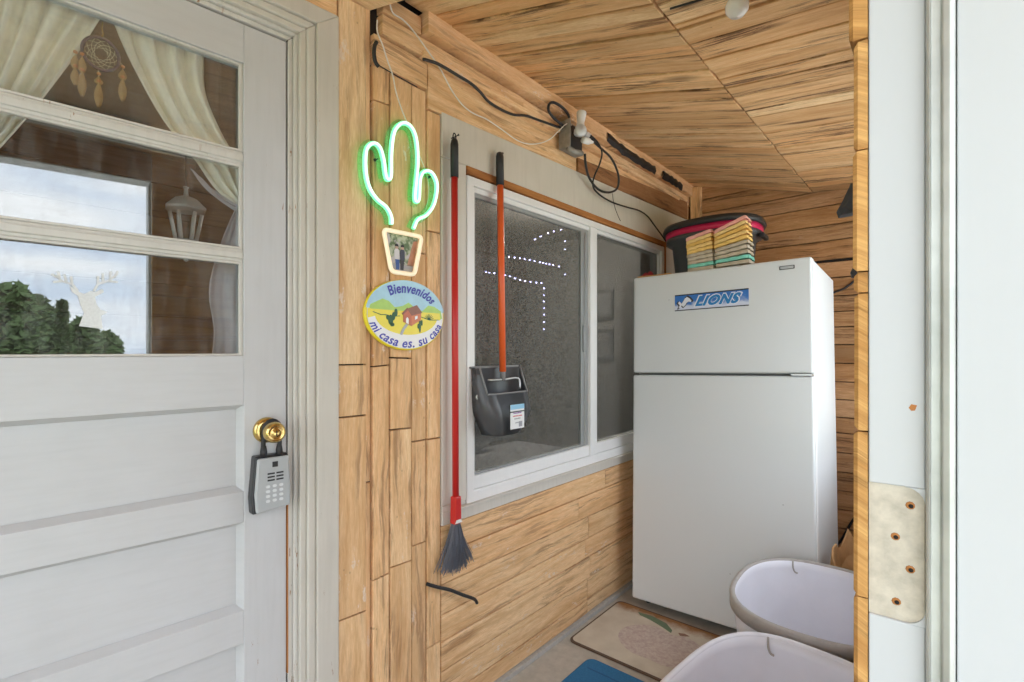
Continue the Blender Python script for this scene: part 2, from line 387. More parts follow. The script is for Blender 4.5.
# ================================================================ house wall (left) : planks
wl = MB()
for a0, a1, b0, b1 in ((.900, 1.30, .0, 2.45), (2.97, 3.52, 0, 2.45), (1.30, 2.97, 0, .755), (1.30, 2.97, 1.93, 2.45)):
    wl.box((a0, b0, -.14), (a1, b1, -.022), T=TW)
wl.build('wall_left_core', M_dark, kind='structure')
pl = MB(); g = .0021
def vcol(T, a0, a1, cuts, n1, slant=0):
    for z0, z1 in zip(cuts[:-1], cuts[1:]):
        plank(pl, T, [(a0 + g, z0 + g), (a1 - g, z0 + g + slant), (a1 - g, z1 - g + slant), (a0 + g, z1 - g)], -.02, n1, 'b')
vcol(TW, .883, .905, [0, .9, 2.345], -.010)
vcol(TW, .906, .967, [.0, .60, 1.249, 2.06, 2.168], -.001, .004)
vcol(TW, .968, 1.053, [.0, .62, 1.05, 1.276, 2.166], .001, -.003)
vcol(TW, 1.054, 1.116, [.0, .66, 1.00, 1.62, 2.165], -.003)
vcol(TW, 1.117, 1.178, [0, .30, 1.0, 1.70, 2.106], .000, .000)
def row(T, a0, a1, z0, z1, n0, n1, dz0=0, dz1=0, tone=None):
    plank(pl, T, [(a0 + g, z0 + g), (a1 - g, z0 + g + dz0), (a1 - g, z1 - g + dz1), (a0 + g, z1 - g)], n0, n1, 'a', tone)
zs = [.022, .09, .19, .292, .385, .490, .596, .692]
for i in range(7):
    sm = 2.127 + (.0, .0, .02, -.02, .01, -.08, .17)[i]
    row(TW, 1.18, sm, zs[i], zs[i + 1], -.02, random.uniform(-.003, .001)); row(TW, sm, 3.415, zs[i], zs[i + 1], -.02, random.uniform(-.004, .001))
# bands over the window
row(TW, .906, 1.117, 2.169, 2.262, -.02, .003, tone=(.3, .3, .5)); row(TW, 1.118, 3.415, 2.108, 2.262, -.02, .002, .055, .012, (.35, .3, .5))
row(TW, .931, 1.62, 2.266, 2.330, -.02, .010, tone=(.4, .2, .3)); row(TW, 1.62, 3.415, 2.266, 2.330, -.02, .006, tone=(.25, .6, .3))
row(TW, .931, 1.085, 2.333, 2.392, -.02, .012, tone=(.6, .2, .3))
row(TW, 1.087, 2.30, 2.335, 2.41, -.02, .040, tone=(.55, .3, .5)); row(TW, 2.302, 3.415, 2.33, 2.41, -.02, .036, tone=(.5, .4, .5))
row(TW, 1.087, 3.2, 2.262, 2.285, -.02, .022, tone=(.2, .7, .5))
pl.build('wall_left', W_vert, kind='structure')
rb = MB(); plank(rb, TW, [(2.02, 2.137), (3.345, 2.170), (3.345, 2.285), (2.02, 2.20)], .0, .014, 'a', (.4, .1, .2)); rb.build('trim_9', W_beam, kind='structure')
cp = MB(); plank(cp, TB, rect(-1.300, -1.235, 0.02, 2.385), -.001, .040, 'b', (.2, .4, .2)); cp.build('trim_8', W_ceil, kind='structure')
bb = MB(); bb.box((.90, 0.0, -.02), (3.41, .020, .014), T=TW); bb.build('baseboard_left', plain('grey base strip', (.50, .48, .45), .7, grain=.5), kind='structure', bevel=.002)

# ---------------------------------------------------------------- door wall
core = MB()
for a0, a1, b0, b1 in ((-.232, .010, 0, 2.45), (-1.056, -.232, 2.15, 2.45), (-2.3, -1.056, 0, 2.45), (-1.056, -.232, 0, .085)):
    core.box((a0, b0, -.15), (a1, b1, -.028), T=TD)
core.build('wall_entry_core', M_dark, kind='structure')
pl = MB()
vcol(TD, -.101, -.010, [0, .52, 1.105, 1.257, 2.325], .001)
row(TD, -1.22, -.1015, 2.254, 2.325, -.026, .0, tone=(.3, .2, .2))
row(TD, -1.22, .004, 2.327, 2.45, -.026, .0)
a = -1.19
while a > -2.2:
    vcol(TD, a - .085, a, [0, random.uniform(.5, 1.6), 2.45], 0); a -= .086
pl.build('wall_entry', W_vert, kind='structure')
# casing, mouldings and stops around the house door
def surround(name, s_in, s_out, z_in, z_out, n0, n1, mat, sl=-1.056, bev=.003):
    q = MB(); w_ = s_out - s_in
    plate(q, TD, [(s_in, .09), (s_out, .0), (s_out, z_out), (s_in, z_in)], n0, n1)
    plate(q, TD, [(s_in, z_in), (s_out, z_out), (sl - (s_out + .232), z_out), (sl - (s_in + .232), z_in)], n0, n1)
    plate(q, TD, [(sl - (s_in + .232), .09), (sl - (s_in + .232), z_in), (sl - (s_out + .232), z_out), (sl - (s_out + .232), .0)], n0, n1)
    q.build(name, mat, kind='structure', bevel=bev)
surround('trim_1', -.232, -.219, 2.145, 2.157, -.09, -.026, P_chip)
surround('trim_2', -.219, -.208, 2.157, 2.168, -.09, -.016, P_chip)
surround('trim_3', -.208, -.190, 2.168, 2.184, -.03, -.004, P_cas)
surround('trim_4', -.190, -.166, 2.184, 2.204, -.03, .004, P_cas, bev=.005)
surround('trim_5', -.166, -.103, 2.204, 2.252, -.03, .012, P_cas)
th = MB(); th.box((-1.056, .0, -.15), (-.232, .095, .03), T=TD); th.build('trim_6', P_cas, kind='structure', bevel=.004)

# ---------------------------------------------------------------- the house door
door = root('door_1', TD(-.64, .1, -.03), None, None, kind='structure')
s0, s1, si, so = -1.052, -.2345, -.950, -.342
zt = 2.140
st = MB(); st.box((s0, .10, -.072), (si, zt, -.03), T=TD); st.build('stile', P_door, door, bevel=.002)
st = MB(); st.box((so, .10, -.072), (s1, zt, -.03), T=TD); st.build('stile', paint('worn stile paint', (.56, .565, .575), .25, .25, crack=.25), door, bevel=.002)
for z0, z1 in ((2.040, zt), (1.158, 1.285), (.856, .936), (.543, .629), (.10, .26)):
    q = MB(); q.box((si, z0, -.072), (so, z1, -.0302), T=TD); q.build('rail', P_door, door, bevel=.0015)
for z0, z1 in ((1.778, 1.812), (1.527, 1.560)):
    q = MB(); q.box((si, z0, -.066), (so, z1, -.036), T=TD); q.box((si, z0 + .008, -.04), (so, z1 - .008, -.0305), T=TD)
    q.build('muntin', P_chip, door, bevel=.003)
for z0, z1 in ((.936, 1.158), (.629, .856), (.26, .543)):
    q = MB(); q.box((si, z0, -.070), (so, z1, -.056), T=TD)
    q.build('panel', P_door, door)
    # moulding around each panel
    q = MB(); o4 = rect(si, so, z0, z1); i4 = rect(si + .012, so - .012, z0 + .012, z1 - .012)
    vs_ = [TD(*p, -.032) for p in o4] + [TD(*p, -.0545) for p in i4] + [TD(*p, -.058) for p in o4]
    q.add(vs_, [(i, (i + 1) % 4, 4 + (i + 1) % 4, 4 + i) for i in range(4)] + [(i + 4, (i + 1) % 4 + 4, 8 + (i + 1) % 4, 8 + i) for i in range(4)])
    q.build('panel_moulding', P_door, door)
for z0, z1 in ((1.812, 2.040), (1.560, 1.778), (1.285, 1.527)):
    q = MB(); q.box((si, z0, -.053), (so, z1, -.050), T=TD); q.build('glass_pane', M_glass, door)
    q = MB(); ring(q, TD, rect(si, so, z0, z1), rect(si + .009, so - .009, z0 + .006, z1 - .006), -.049, -.036); q.build('glazing_bead', P_chip, door, bevel=.002)
q = MB(); q.box((so + .085, .30, -.031), (so + .090, .72, -.0292), T=TD)
# bare wood showing on the edge under the lock
q = MB(); q.box((-.2335, .42, -.06), (-.2310, .885, -.0255), T=TD); q.build('bare_edge', W_strip, door)
# knob and lock
kz = 1.088; ks = -.287
kn = MB(); lathe(kn, [(.0, 0), (.034, 0), (.034, .004), (.030, .010), (.022, .013), (.0, .014)], TD(ks, kz, -.03), DN); kno = kn.build('door_knob', M_brass, door)
q = MB(); lathe(q, [(.011, .01), (.012, .03), (.017, .040), (.025, .046), (.0275, .056), (.026, .066), (.021, .072), (.019, .073), (.017, .069), (.011, .069), (.010, .073), (.0, .074)], TD(ks, kz, -.03), DN); q.build('knob', M_brass, kno)
q = MB(); q.box((ks - .0012, kz - .006, .0435), (ks + .0012, kz + .006, .0448), T=TD); q.build('keyhole', M_black, kno)

# deer decal on the lowest pane
dec = MB(); NG = -.0485
def pd(u, v): return on_door(u, v, NG)
def stroke(mb, T, pts, wd, n0, n1):
    P = [Vector(p) for p in pts]
    for i in range(len(P) - 1):
        d = (P[i + 1] - P[i]); 
        if d.length < 1e-6: continue
        nn = Vector((-d.y, d.x)).normalized() * wd / 2
        plate(mb, T, [tuple(P[i] + nn), tuple(P[i] - nn), tuple(P[i + 1] - nn), tuple(P[i + 1] + nn)], n0, n1)
head = [(77, 291), (69, 285), (72, 292), (78, 296), (80, 304), (84, 313), (79, 326), (103, 329), (101, 316), (108, 312), (101, 310), (97, 305), (95, 297), (104, 292), (102, 289), (95, 292), (90, 291), (84, 294)]
plate(dec, TD, [pd(*p) for p in head], NG, NG + .0006)
for ant in ([(78, 291), (72, 284), (62, 281), (56, 275)], [(62, 281), (53, 282)], [(67, 283), (64, 274)], [(60, 279), (58, 271)], [(72, 284), (71, 276)], [(57, 277), (51, 274)],
            [(94, 291), (98, 284), (108, 281), (116, 275)], [(108, 281), (118, 282)], [(103, 282), (103, 273)], [(110, 280), (111, 271)], [(98, 284), (98, 276)], [(115, 277), (118, 271)]):
    stroke(dec, TD, [pd(*p) for p in ant], .0045, NG, NG + .0006)
tag(dec.build('deer_decal', veil('white etched film', (.85, .87, .88), .72, .05, 200)), 'white deer head decal with antlers stuck on the lowest door pane', 'decal')

# lock box hanging from the knob
lb = root('lock_box', TD(-.285, .877, -.02), 'grey push-button key lock box hanging from the brass door knob', 'lock box')
sh = MB(); arc = [TD(-.305, 1.028, .004), TD(-.306, 1.05, .004)] + [TD(-.286 + .02 * math.cos(R(t)), 1.092 + .024 * math.sin(R(t)), .010) for t in range(180, -1, -20)] + [TD(-.266, 1.05, .006), TD(-.266, 1.028, .004)]
tube(sh, spline(arc, 3), .0058, 10); sh.build('shackle', M_black, lb)
for sx in (-.305, -.266):
    q = MB(); tube(q, [TD(sx, 1.024, .004), TD(sx, 1.038, .004), TD(sx, 1.052, .0045)], [.0085, .0085, .006], 12); q.build('shackle_boot', M_black, lb)
def TL(a, b, n):   # slightly swung face frame
    return TD(-.285 + a + .0, b, n)
body = MB(); prof = [(-.040, 1.026), (.042, 1.026), (.048, .935), (.046, .885), (-.046, .878), (-.049, .92)]
plate(body, TL, prof, -.028, .002); body.build('body', M_blackp, lb, bevel=.004)
fp = [(-.037, 1.021), (.041, 1.021), (.046, .93), (.045, .889), (-.040, .881), (-.044, .93)]
q = MB(); plate(q, TL, fp, .002, .014); face = q.build('cover', M_silver, lb, bevel=.005)
for i in range(3):
    for j in (0, 1):
        q = MB(); q.box((-.014 + j * .022, .978 - i * .0085, .0138), (.004 + j * .022, .982 - i * .0085, .0148), T=TL); q.build('speaker_slot', M_black, lb)
q = MB(); q.box((-.002, .996, .0138), (.012, 1.010, .0146), T=TL); q.build('emblem', M_blackp, lb)
for i in range(4):
    for j in range(3):
        q = MB(); plate(q, TL, rrect(-.018 + j * .0165, -.008 + j * .0165, .944 - i * .0125, .951 - i * .0125, .003, 3), .0138, .0162); q.build('button', M_lite, lb)

# ---------------------------------------------------------------- window in the house wall
win = root('window_1', (WX, 2.1, .74), None, None, kind='structure')
Y0, Y1, Z0, Z1 = 1.294, 2.985, .742, 1.930
q = MB(); ring(q, TW, rect(Y0, Y1, Z0, Z1), rect(Y0 + .034, Y1 - .036, Z0 + .045, Z1 - .030), -.06, .012); q.build('window_frame', P_vinyl, win, bevel=.003)
q = MB(); ring(q, TW, rect(Y0 + .034, Y1 - .036, Z0 + .045, Z1 - .030), rect(Y0 + .050, Y1 - .050, Z0 + .095, Z1 - .048), -.06, .000); q.build('inner_frame', P_vinyl, win, bevel=.003)
q = MB(); q.box((2.136, Z0 + .045, -.06), (2.196, Z1 - .03, .010), T=TW); q.build('mullion', P_vinyl, win, bevel=.003)
M_gv = plain('grey sash metal', (.34, .35, .35), .45, metal=.3, grain=.1)
q = MB(); ring(q, TW, rect(1.344, 2.136, .838, 1.882), rect(1.352, 2.075, .846, 1.866), -.020, -.006); q.build('screen_frame', M_gv, win, bevel=.001)
q = MB(); q.box((2.100, .846, -.0062), (2.106, 1.866, -.002), T=TW); q.build('screen_rib', M_steel, win)
q = MB(); q.box((2.085, 1.29, -.0062), (2.118, 1.42, .004), T=TW); q.build('latch', M_gv, win, bevel=.003)
q = MB(); q.box((1.350, .845, -.0150), (2.078, 1.868, -.0142), T=TW); q.build('fly_screen', M_screen, win)
q = MB(); q.box((2.196, .838, -.0150), (2.936, 1.882, -.0142), T=TW); q.build('fly_screen', M_screen, win)
q = MB(); q.box((1.344, .838, -.045), (2.136, 1.882, -.041), T=TW); q.build('glass_pane', M_wglass, win)
q = MB(); q.box((2.196, .838, -.045), (2.936, 1.882, -.041), T=TW); q.build('glass_pane', M_wglass, win)
# flat painted surround boards
t = MB(); plate(t, TW, [(1.180, 1.966), (3.40, 1.966), (3.40, 2.176), (2.0, 2.138), (1.180, 2.118)], -.02, .004); t.build('trim_10', P_trim, kind='structure', bevel=.002)
t = MB(); plate(t, TW, rect(1.180, 1.238, .762, 1.964), -.02, .003); plate(t, TW, rect(1.240, 1.292, .762, 1.964), -.02, .008)
t.build('trim_11', P_trim, kind='structure', bevel=.002)
t = MB(); plate(t, TW, rect(2.987, 3.40, .70, 1.964), -.02, .003); t.build('trim_12', P_trim, kind='structure', bevel=.002)
t = MB(); plate(t, TW, rect(1.180, 2.985, .695, .7405), -.02, .006); plate(t, TW, rect(1.180, 1.292, .7405, .7615), -.02, .005); t.box((1.24, .7405, .0), (2.985, .748, .03), T=TW)
t.build('trim_13', P_trim, kind='structure', bevel=.002)
t = MB(); plank(t, TW, rect(1.294, 3.02, 1.936, 1.964), -.005, .012, 'a', (.5, .2, .2)); plank(t, TW, rect(2.990, 3.012, 1.45, 1.935), -.005, .012, 'b', (.5, .2, .2)); t.build('trim_14', W_strip, kind='structure')

# ================================================================ ceiling
def cz(x): return 2.412 - .262 * (x + 1.32) if x < -.588 else 2.412 - .262 * .732 - .10 * (x + .588)
pl = MB()
def cplank(x0, x1, y0, y1, n):
    g = .0026; T = lambda a, b, c: Vector((a, b, cz(a + (1e-6 if x0 > -.6 else -1e-6)) + c))
    plank(pl, T, [(x0 + g, y0 + g), (x1 - g, y0 + g), (x1 - g, y1 - g), (x0 + g, y1 - g)], .02, n, 'a', ch=.002)
r__ = ray(690, 26); yg = next((CAM + r__ * t).y for t in [i * .004 for i in range(200, 900)] if (CAM + r__ * t).z > cz((CAM + r__ * t).x)); y = 1.02; k = 0
while y < BY:
    wd = random.choice((.07, .085, .1, .11)); wd = yg - .004 - y if y < yg - .004 < y + wd else wd; cplank(-1.318, -.5883, y, min(y + wd, BY), random.uniform(-.004, .002)); y += wd + (.008 if abs(y + wd - yg + .004) < 1e-6 else 0)
y = .90
while y < BY:
    wd = random.choice((.07, .085, .1, .11)); wd = yg - .004 - y if y < yg - .004 < y + wd else wd; cplank(-.5877, .10, y, min(y + wd, BY), random.uniform(-.004, .002)); y += wd + (.008 if abs(y + wd - yg + .004) < 1e-6 else 0)
pl.build('ceiling', W_ceil, kind='structure')
q = MB()
q.add([(-1.46, .89, cz(-1.46) + .022), (-.588, .89, cz(-.588) + .022), (-.588, 3.6, cz(-.588) + .022), (-1.46, 3.6, cz(-1.46) + .022),
       (-1.46, .89, cz(-1.46) + .06), (-.588, .89, cz(-.588) + .06), (-.588, 3.6, cz(-.588) + .06), (-1.46, 3.6, cz(-1.46) + .06)],
      [(0, 1, 2, 3), (4, 5, 6, 7), (0, 1, 5, 4), (1, 2, 6, 5), (2, 3, 7, 6), (3, 0, 4, 7)])
q.add([(-.588, .89, cz(-.587) + .022), (.30, .89, cz(.3) + .022), (.30, 3.6, cz(.3) + .022), (-.588, 3.6, cz(-.587) + .022),
       (-.588, .89, cz(-.587) + .06), (.30, .89, cz(.3) + .06), (.30, 3.6, cz(.3) + .06), (-.588, 3.6, cz(-.587) + .06)],
      [(0, 1, 2, 3), (4, 5, 6, 7), (0, 1, 5, 4), (1, 2, 6, 5), (2, 3, 7, 6), (3, 0, 4, 7)])
q.build('roof_deck', M_dark, kind='structure')
# flat soffit over the entry, extended out of view to shade door and jamb
pl = MB()
pl2 = [(-1.42, -1.0, .82), (-1.30, -1.0, .90), ]
plank(pl, TI, [(-1.45, -1.2), (-1.19, -1.2), (-1.16, .955), (-1.335, .899)], 2.36, 2.328, 'b', (.3, .8, .2))
x = -1.188
while x < .80:
    plank(pl, TI, [(x, -1.2), (x + .12, -1.2), (x + .12, .88), (x, .88)], 2.36, 2.328, 'b'); x += .122
pl.build('soffit', W_vert, kind='structure')
q = MB(); q.box((-1.46, -1.25, 2.362), (.85, .885, 2.40)); q.build('soffit_deck', M_dark, kind='structure')
q = MB(); plank(q, TB, rect(-1.30, -.2, 2.39, 2.46), 2.53, 2.49, 'a', (.8, .1, .2)); q.build('beam', W_beam, kind='structure')

# ================================================================ back wall
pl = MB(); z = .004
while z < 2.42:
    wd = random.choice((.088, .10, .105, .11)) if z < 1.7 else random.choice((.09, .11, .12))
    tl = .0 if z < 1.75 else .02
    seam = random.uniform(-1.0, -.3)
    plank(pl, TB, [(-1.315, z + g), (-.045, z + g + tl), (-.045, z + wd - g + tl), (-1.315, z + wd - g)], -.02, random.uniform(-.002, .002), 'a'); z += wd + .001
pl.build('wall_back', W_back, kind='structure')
q = MB(); q.box((-1.46, BY + .021, 0), (.10, BY + .12, 2.47)); q.build('wall_back_core', M_dark, kind='structure')

# ================================================================ outer wall with the doorway we look through
YE = .486
pl = MB(); z = .0
def TO(a, b, n): return Vector((-.046 - n, a, b))
edges = [(.0, .010), (.135, .008), (.275, .010), (.46, .009), (.60, .0122), (.735, .0125), (.83, .0125), (.97, .0095), (1.09, .010), (1.205, .0105), (1.34, .011), (1.365, .0112), (1.475, .0115), (1.60, .0150), (1.75, .0115), (1.88, .012), (2.02, .012), (2.20, .012)]
OWY0, OWY1, OWZ0, OWZ1 = 1.52, 3.28, .74, 2.08
# boards whose sawn ends face the doorway
zz = [0, .175, .33, .472, .60, .735, .862, .985, 1.105, 1.236, 1.345, 1.362, 1.458, 1.545, 1.66, 1.79, 1.93, 2.06, 2.20]
nn_ = [.008, .009, .007, .0085, .0125, .012, .0125, .009, .0095, .0085, .0095, .010, .0085, .012, .0125, .012, .014, .012]
nn_ = [.0095, .009, .010, .009, .009, .0135, .0125, .0095, .0095, .009, .0095, .010, .0095, .0125, .0125, .0145, .0145, .012]
for i in range(len(zz) - 1):
    z0, z1 = zz[i], min(zz[i + 1], 2.20); _t = (max(.05, .9 - z0 * .55) if i % 3 else .3, random.random(), .9 if z0 < .9 else .2)
    if z1 > OWZ0 and z0 < OWZ1:
        plank(pl, TO, rect(YE + random.uniform(-.001, .001), OWY0, z0 + .0006, z1 - .0006), 0, nn_[i], 'a', _t, ch=.003); plank(pl, TO, rect(OWY1, BY - .02, z0 + .0006, z1 - .0006), 0, nn_[i], 'a', _t, ch=.003)
    else:
        plank(pl, TO, rect(YE + random.uniform(-.001, .001), BY - .02, z0 + .0006, z1 - .0006), 0, nn_[i], 'a', _t, ch=.003)
pl.build('wall_right', W_edge, kind='structure')
q = MB()
for a0, a1, b0, b1 in ((YE + .03, OWY0, 0, 2.17), (OWY1, BY + .1, 0, 2.17), (OWY0, OWY1, 0, OWZ0), (OWY0, OWY1, OWZ1, 2.17)):
    q.box((-.045, a0, b0), (.05, a1, b1))
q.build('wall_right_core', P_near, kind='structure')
# frame of an unseen opening added in the outer wall to let daylight in
q = MB(); TR_ = lambda a, b, n: Vector((n, a, b))
ring(q, TR_, rect(OWY0 - .001, OWY1 + .001, OWZ0 - .001, OWZ1 + .001), rect(OWY0 + .04, OWY1 - .04, OWZ0 + .04, OWZ1 - .04), -.052, .055)
q.build('light_opening', P_near, kind='structure')
# jamb at the near side of the doorway, with the old hinge recess
jamb = root('trim_15', (-.03, YE, 0), None, None, kind='structure')
def TN(a, b, n): return Vector((a, YE - n, b))
mz0 = CZ - (623 - HY) / FPX * .385; mz1 = CZ - (487 - HY) / FPX * .385
X0, X1 = -.0455, -.0108
for z0, z1 in ((0.0, mz0), (mz1, 2.17)):
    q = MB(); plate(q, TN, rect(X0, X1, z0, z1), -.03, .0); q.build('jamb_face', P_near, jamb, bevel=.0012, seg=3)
q = MB()
P_mort2 = plain('bare primed recess', (.56, .51, .42), .7, grain=.75, gscale=75, bumpy=.8)
# recess floor, set 2 mm back, with rounded far corners kept by fillets
plate(q, TN, rect(X0, X1 - .0004, mz0, mz1), -.03, -.0022)
rec = q.build('hinge_recess', P_mort2, jamb)
for zc, sg in ((mz0, 1), (mz1, -1)):
    q = MB(); r_ = .012; pts = [(X1, zc)] + [(X1 - r_ + r_ * math.cos(R(t)), zc + sg * (r_ - r_ * math.sin(R(t)))) for t in range(0, 91, 15)]
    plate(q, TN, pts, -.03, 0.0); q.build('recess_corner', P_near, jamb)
for u, v in ((911, 506), (896, 537), (911, 570), (897, 602)):
    p = at_y(u, v, YE + .0022); q = MB(); lathe(q, [(.0, 0), (.0013, 0), (.0016, .0004), (.0, .0005)], p + Vector((0, -.0004, 0)), (0, -1, 0), seg=12); q.build('screw_hole', M_dark, rec)
    q = MB(); lathe(q, [(.0, 0), (.0030, 0), (.0024, .0003), (.0, .0003)], p + Vector((-.0004, -.0001, .0003)), (0, -1, 0), seg=9); q.build('torn_wood', W_strip, rec)
p = at_y(913, 408, YE); q = MB(); plate(q, TN, [(p.x - .0026, p.z), (p.x - .001, p.z + .0028), (p.x + .0024, p.z + .0022), (p.x + .0012, p.z - .0018), (p.x - .001, p.z - .0022)], 0, .0004); q.build('paint_chip', W_strip, jamb)
# aluminium channel strip
q = MB()
prof = [(-.0108, .0), (-.0100, .006), (-.0082, .0075), (-.0076, .0035), (-.0020, .0030), (-.0010, .0080), (.0030, .0092), (.0058, .0070), (.0066, .0), (.0066, -.03), (-.0108, -.03)]
m_ = len(prof); vs_ = [TN(a, 0.0, b) for a, b in prof] + [TN(a, 2.17, b) for a, b in prof]
q.add(vs_, [tuple(range(m_)), tuple(range(m_, 2 * m_))] + [(i, (i + 1) % m_, m_ + (i + 1) % m_, m_ + i) for i in range(m_)])
q.build('trim_16', M_alu, kind='structure', bevel=.0006)
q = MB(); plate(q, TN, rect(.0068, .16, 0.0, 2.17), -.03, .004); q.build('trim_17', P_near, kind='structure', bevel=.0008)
# header over the doorway, other jamb, and unseen wall added to dim the door
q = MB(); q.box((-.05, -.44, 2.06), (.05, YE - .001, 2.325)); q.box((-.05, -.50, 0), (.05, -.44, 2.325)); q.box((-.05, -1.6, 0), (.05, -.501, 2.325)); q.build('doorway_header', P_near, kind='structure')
pl = MB(); 
for z0, z1 in ((2.065, 2.19), (2.192, 2.32)): plank(pl, TO, rect(-.5, YE - .002, z0, z1), .0045, .014, 'a')
pl.build('trim_18', W_back, kind='structure')
# fascia closing the step between the flat soffit and the sloping plank ceiling
q = MB(); TFa = lambda a, b, n: Vector((a, .888 - n, b))
plate(q, TFa, [(-1.08, 2.33), (-1.08, cz(-1.08)), (-.59, cz(-.59) + .0), (.30, cz(.30)), (.30, 2.45), (-1.08, 2.45)], -.028, .0)
q.build('trim_19', W_beam, kind='structure')

# ================================================================ refrigerator
fr = root('refrigerator', TF(FW / 2, FD / 2, 0), 'tall white two-door refrigerator leaning slightly in the porch corner', 'refrigerator')
def fbox(name, a, b, mat, par, bev=.004, seg=3):
    q = MB(); q.box(a, b, T=TF); return q.build(name, mat, par, bevel=bev, seg=seg)
SPL = .693 * FH
cab = fbox('cabinet', (.006, .062, .012), (FW - .006, FD, FH - .0002), M_fr, fr, .004)
fz = fbox('freezer_door', (0, 0, SPL + .006), (FW, .056, FH), M_fr, fr, .010)
fd = fbox('fridge_door', (0, 0, .003), (FW, .056, SPL - .006), M_fr, fr, .010)
fbox('door_gasket', (.012, .054, SPL - .004), (FW - .012, .064, SPL + .004), M_gask, fr, 0)
fbox('door_gasket', (.012, .054, .04), (FW - .012, .064, SPL - .008), M_gask, fr, 0)
fbox('door_gasket', (.012, .054, SPL + .008), (FW - .012, .064, FH - .01), M_gask, fr, 0)
fbox('middle_hinge', (FW - .085, -.002, SPL - .0045), (FW - .006, .05, SPL + .0045), M_steel, fr, .001)
fbox('kick_plate', (.02, .07, .0), (FW - .02, .085, .03), M_gask, fr, 0)
fbox('top_hinge_cover', (FW - .075, .03, FH - .006), (FW - .02, .10, FH + .004), M_fr, fr, .004)
q = MB(); q.box((FW - .0, .010, .06), (FW + .0035, .046, SPL - .03), T=TF); q.build('grip_trim', M_white, fd, bevel=.0015)
q = MB(); q.box((FW - .0, .010, SPL + .03), (FW + .0035, .046, FH - .03), T=TF); q.build('grip_trim', M_white, fz, bevel=.0015)
bx, bz = on_fridge(787, 267.5)
def TFF(a, b, n): return TF(a, -n, b)
q = MB(); plate(q, TFF, rrect(bx - .030, bx + .030, bz - .008, bz + .008, .002, 2), 0, .003); bd = q.build('brand_badge', M_black, fz)
q = MB(); plate(q, TFF, rrect(bx - .026, bx + .026, bz - .0055, bz + .0055, .002, 2), .003, .0036); q.build('badge_face', M_silver, bd)
for sx in (.05, FW - .05):
    q = MB(); c0 = TF(sx, .09, .0); lathe(q, [(.0, -.0), (.014, 0), (.014, c0.z - .001), (.0, c0.z - .001)], (c0.x, c0.y, .0005), (0, 0, 1), seg=12); q.build('front_foot', M_black, fr)
for u, v in ((730, 574), (669, 300), (783, 505)):
    a_, b_ = on_fridge(u, v); q = MB(); plate(q, TFF, [(a_ - .003, b_), (a_, b_ + .0015), (a_ + .004, b_), (a_, b_ - .001)], 0, .0003); q.build('chip_mark', M_black, fd if b_ < SPL else fz)

# football-team magnet
corn = [on_fridge(675, 311.5), on_fridge(749, 305.5), on_fridge(749, 288), on_fridge(675, 295.5)]
mx0, mx1 = corn[0][0], corn[1][0]; mz0_ = (corn[0][1] + corn[1][1]) / 2; mz1_ = (corn[2][1] + corn[3][1]) / 2; tl_ = (corn[1][1] - corn[0][1]) / (mx1 - mx0) * .5
def TM(a, b, n): return TFF(mx0 + a * (mx1 - mx0), mz0_ + b * (mz1_ - mz0_) + (a - .5) * tl_ * (mx1 - mx0), n + .0006)
mg = root('banner_magnet', TM(.5, 0, 0), 'blue and silver football banner magnet reading LIONS on the freezer door', 'magnet')
m, n, b = new('magnet print'); uvn = nd(n, 'ShaderNodeUVMap').outputs[0]; sx_ = nd(n, 'ShaderNodeSeparateXYZ'); n.links.new(uvn, sx_.inputs[0])
ad_ = nd(n, 'ShaderNodeMath', operation='ADD'); n.links.new(sx_.outputs[1], ad_.inputs[0]); n.links.new(noise_(n, mapping(n, uvn, (5, 2, 1)), 1, 3), ad_.inputs[1])
n.links.new(ramp(n, ad_.outputs[0], .72, 1.25, (.62, .66, .78), (.03, .16, .50)), b.inputs['Base Color'])
q = MB(); vs_ = [TM(0, 0, .0012), TM(1, 0, .0012), TM(1, 1, .0012), TM(0, 1, .0012), TM(0, 0, 0), TM(1, 0, 0), TM(1, 1, 0), TM(0, 1, 0)]
q.add(vs_, [(0, 1, 2, 3), (4, 5, 6, 7), (0, 1, 5, 4), (1, 2, 6, 5), (2, 3, 7, 6), (3, 0, 4, 7)], [[(0, 0), (1, 0), (1, 1), (0, 1)]] + [[(.5, 0)] * 4] * 5); q.build('sheet', m, mg)
for b0, b1 in ((0, .06), (.93, 1.0)):
    q = MB(); q.box((0, b0, .0012), (1, b1, .0016), T=TM); q.build('border_line', M_black, mg)
M_hb = plain('honolulu blue ink', (.01, .19, .48), .4); M_sv = plain('silver ink', (.72, .74, .80), .4); M_teal = plain('teal ink', (.10, .45, .50), .4)
def flat_text(st, T, cx, cy, sx, sy, n0, n1, mat, name, par, shear=0, bold=0, warp=None, spacing=1.0):
    vs, fs = text2d(st, 1.0, shear, spacing, bold)
    xs = [p[0] for p in vs]; ys = [p[1] for p in vs]; w_, h_ = max(xs) - min(xs), max(ys) - min(ys); mx = (max(xs) + min(xs)) / 2; my = min(ys)
    P = [((x - mx) / w_ * sx, (y - my) / h_ * sy) for x, y in vs]
    P = [warp(*p) for p in P] if warp else [(cx + p[0], cy + p[1]) for p in P]
    q = MB(); q.add([T(a, b_, n0) for a, b_ in P], fs); q.add([T(a, b_, n1) for a, b_ in P], fs)
    return q.build(name, mat, par)
flat_text('LIONS', TM, .598, .16, .66, .72, .0012, .0019, M_sv, 'lettering_outline', mg, shear=.45, bold=.085, spacing=1.1)
flat_text('LIONS', TM, .600, .20, .62, .62, .0019, .0024, M_hb, 'lettering', mg, shear=.45, bold=.05, spacing=1.1)
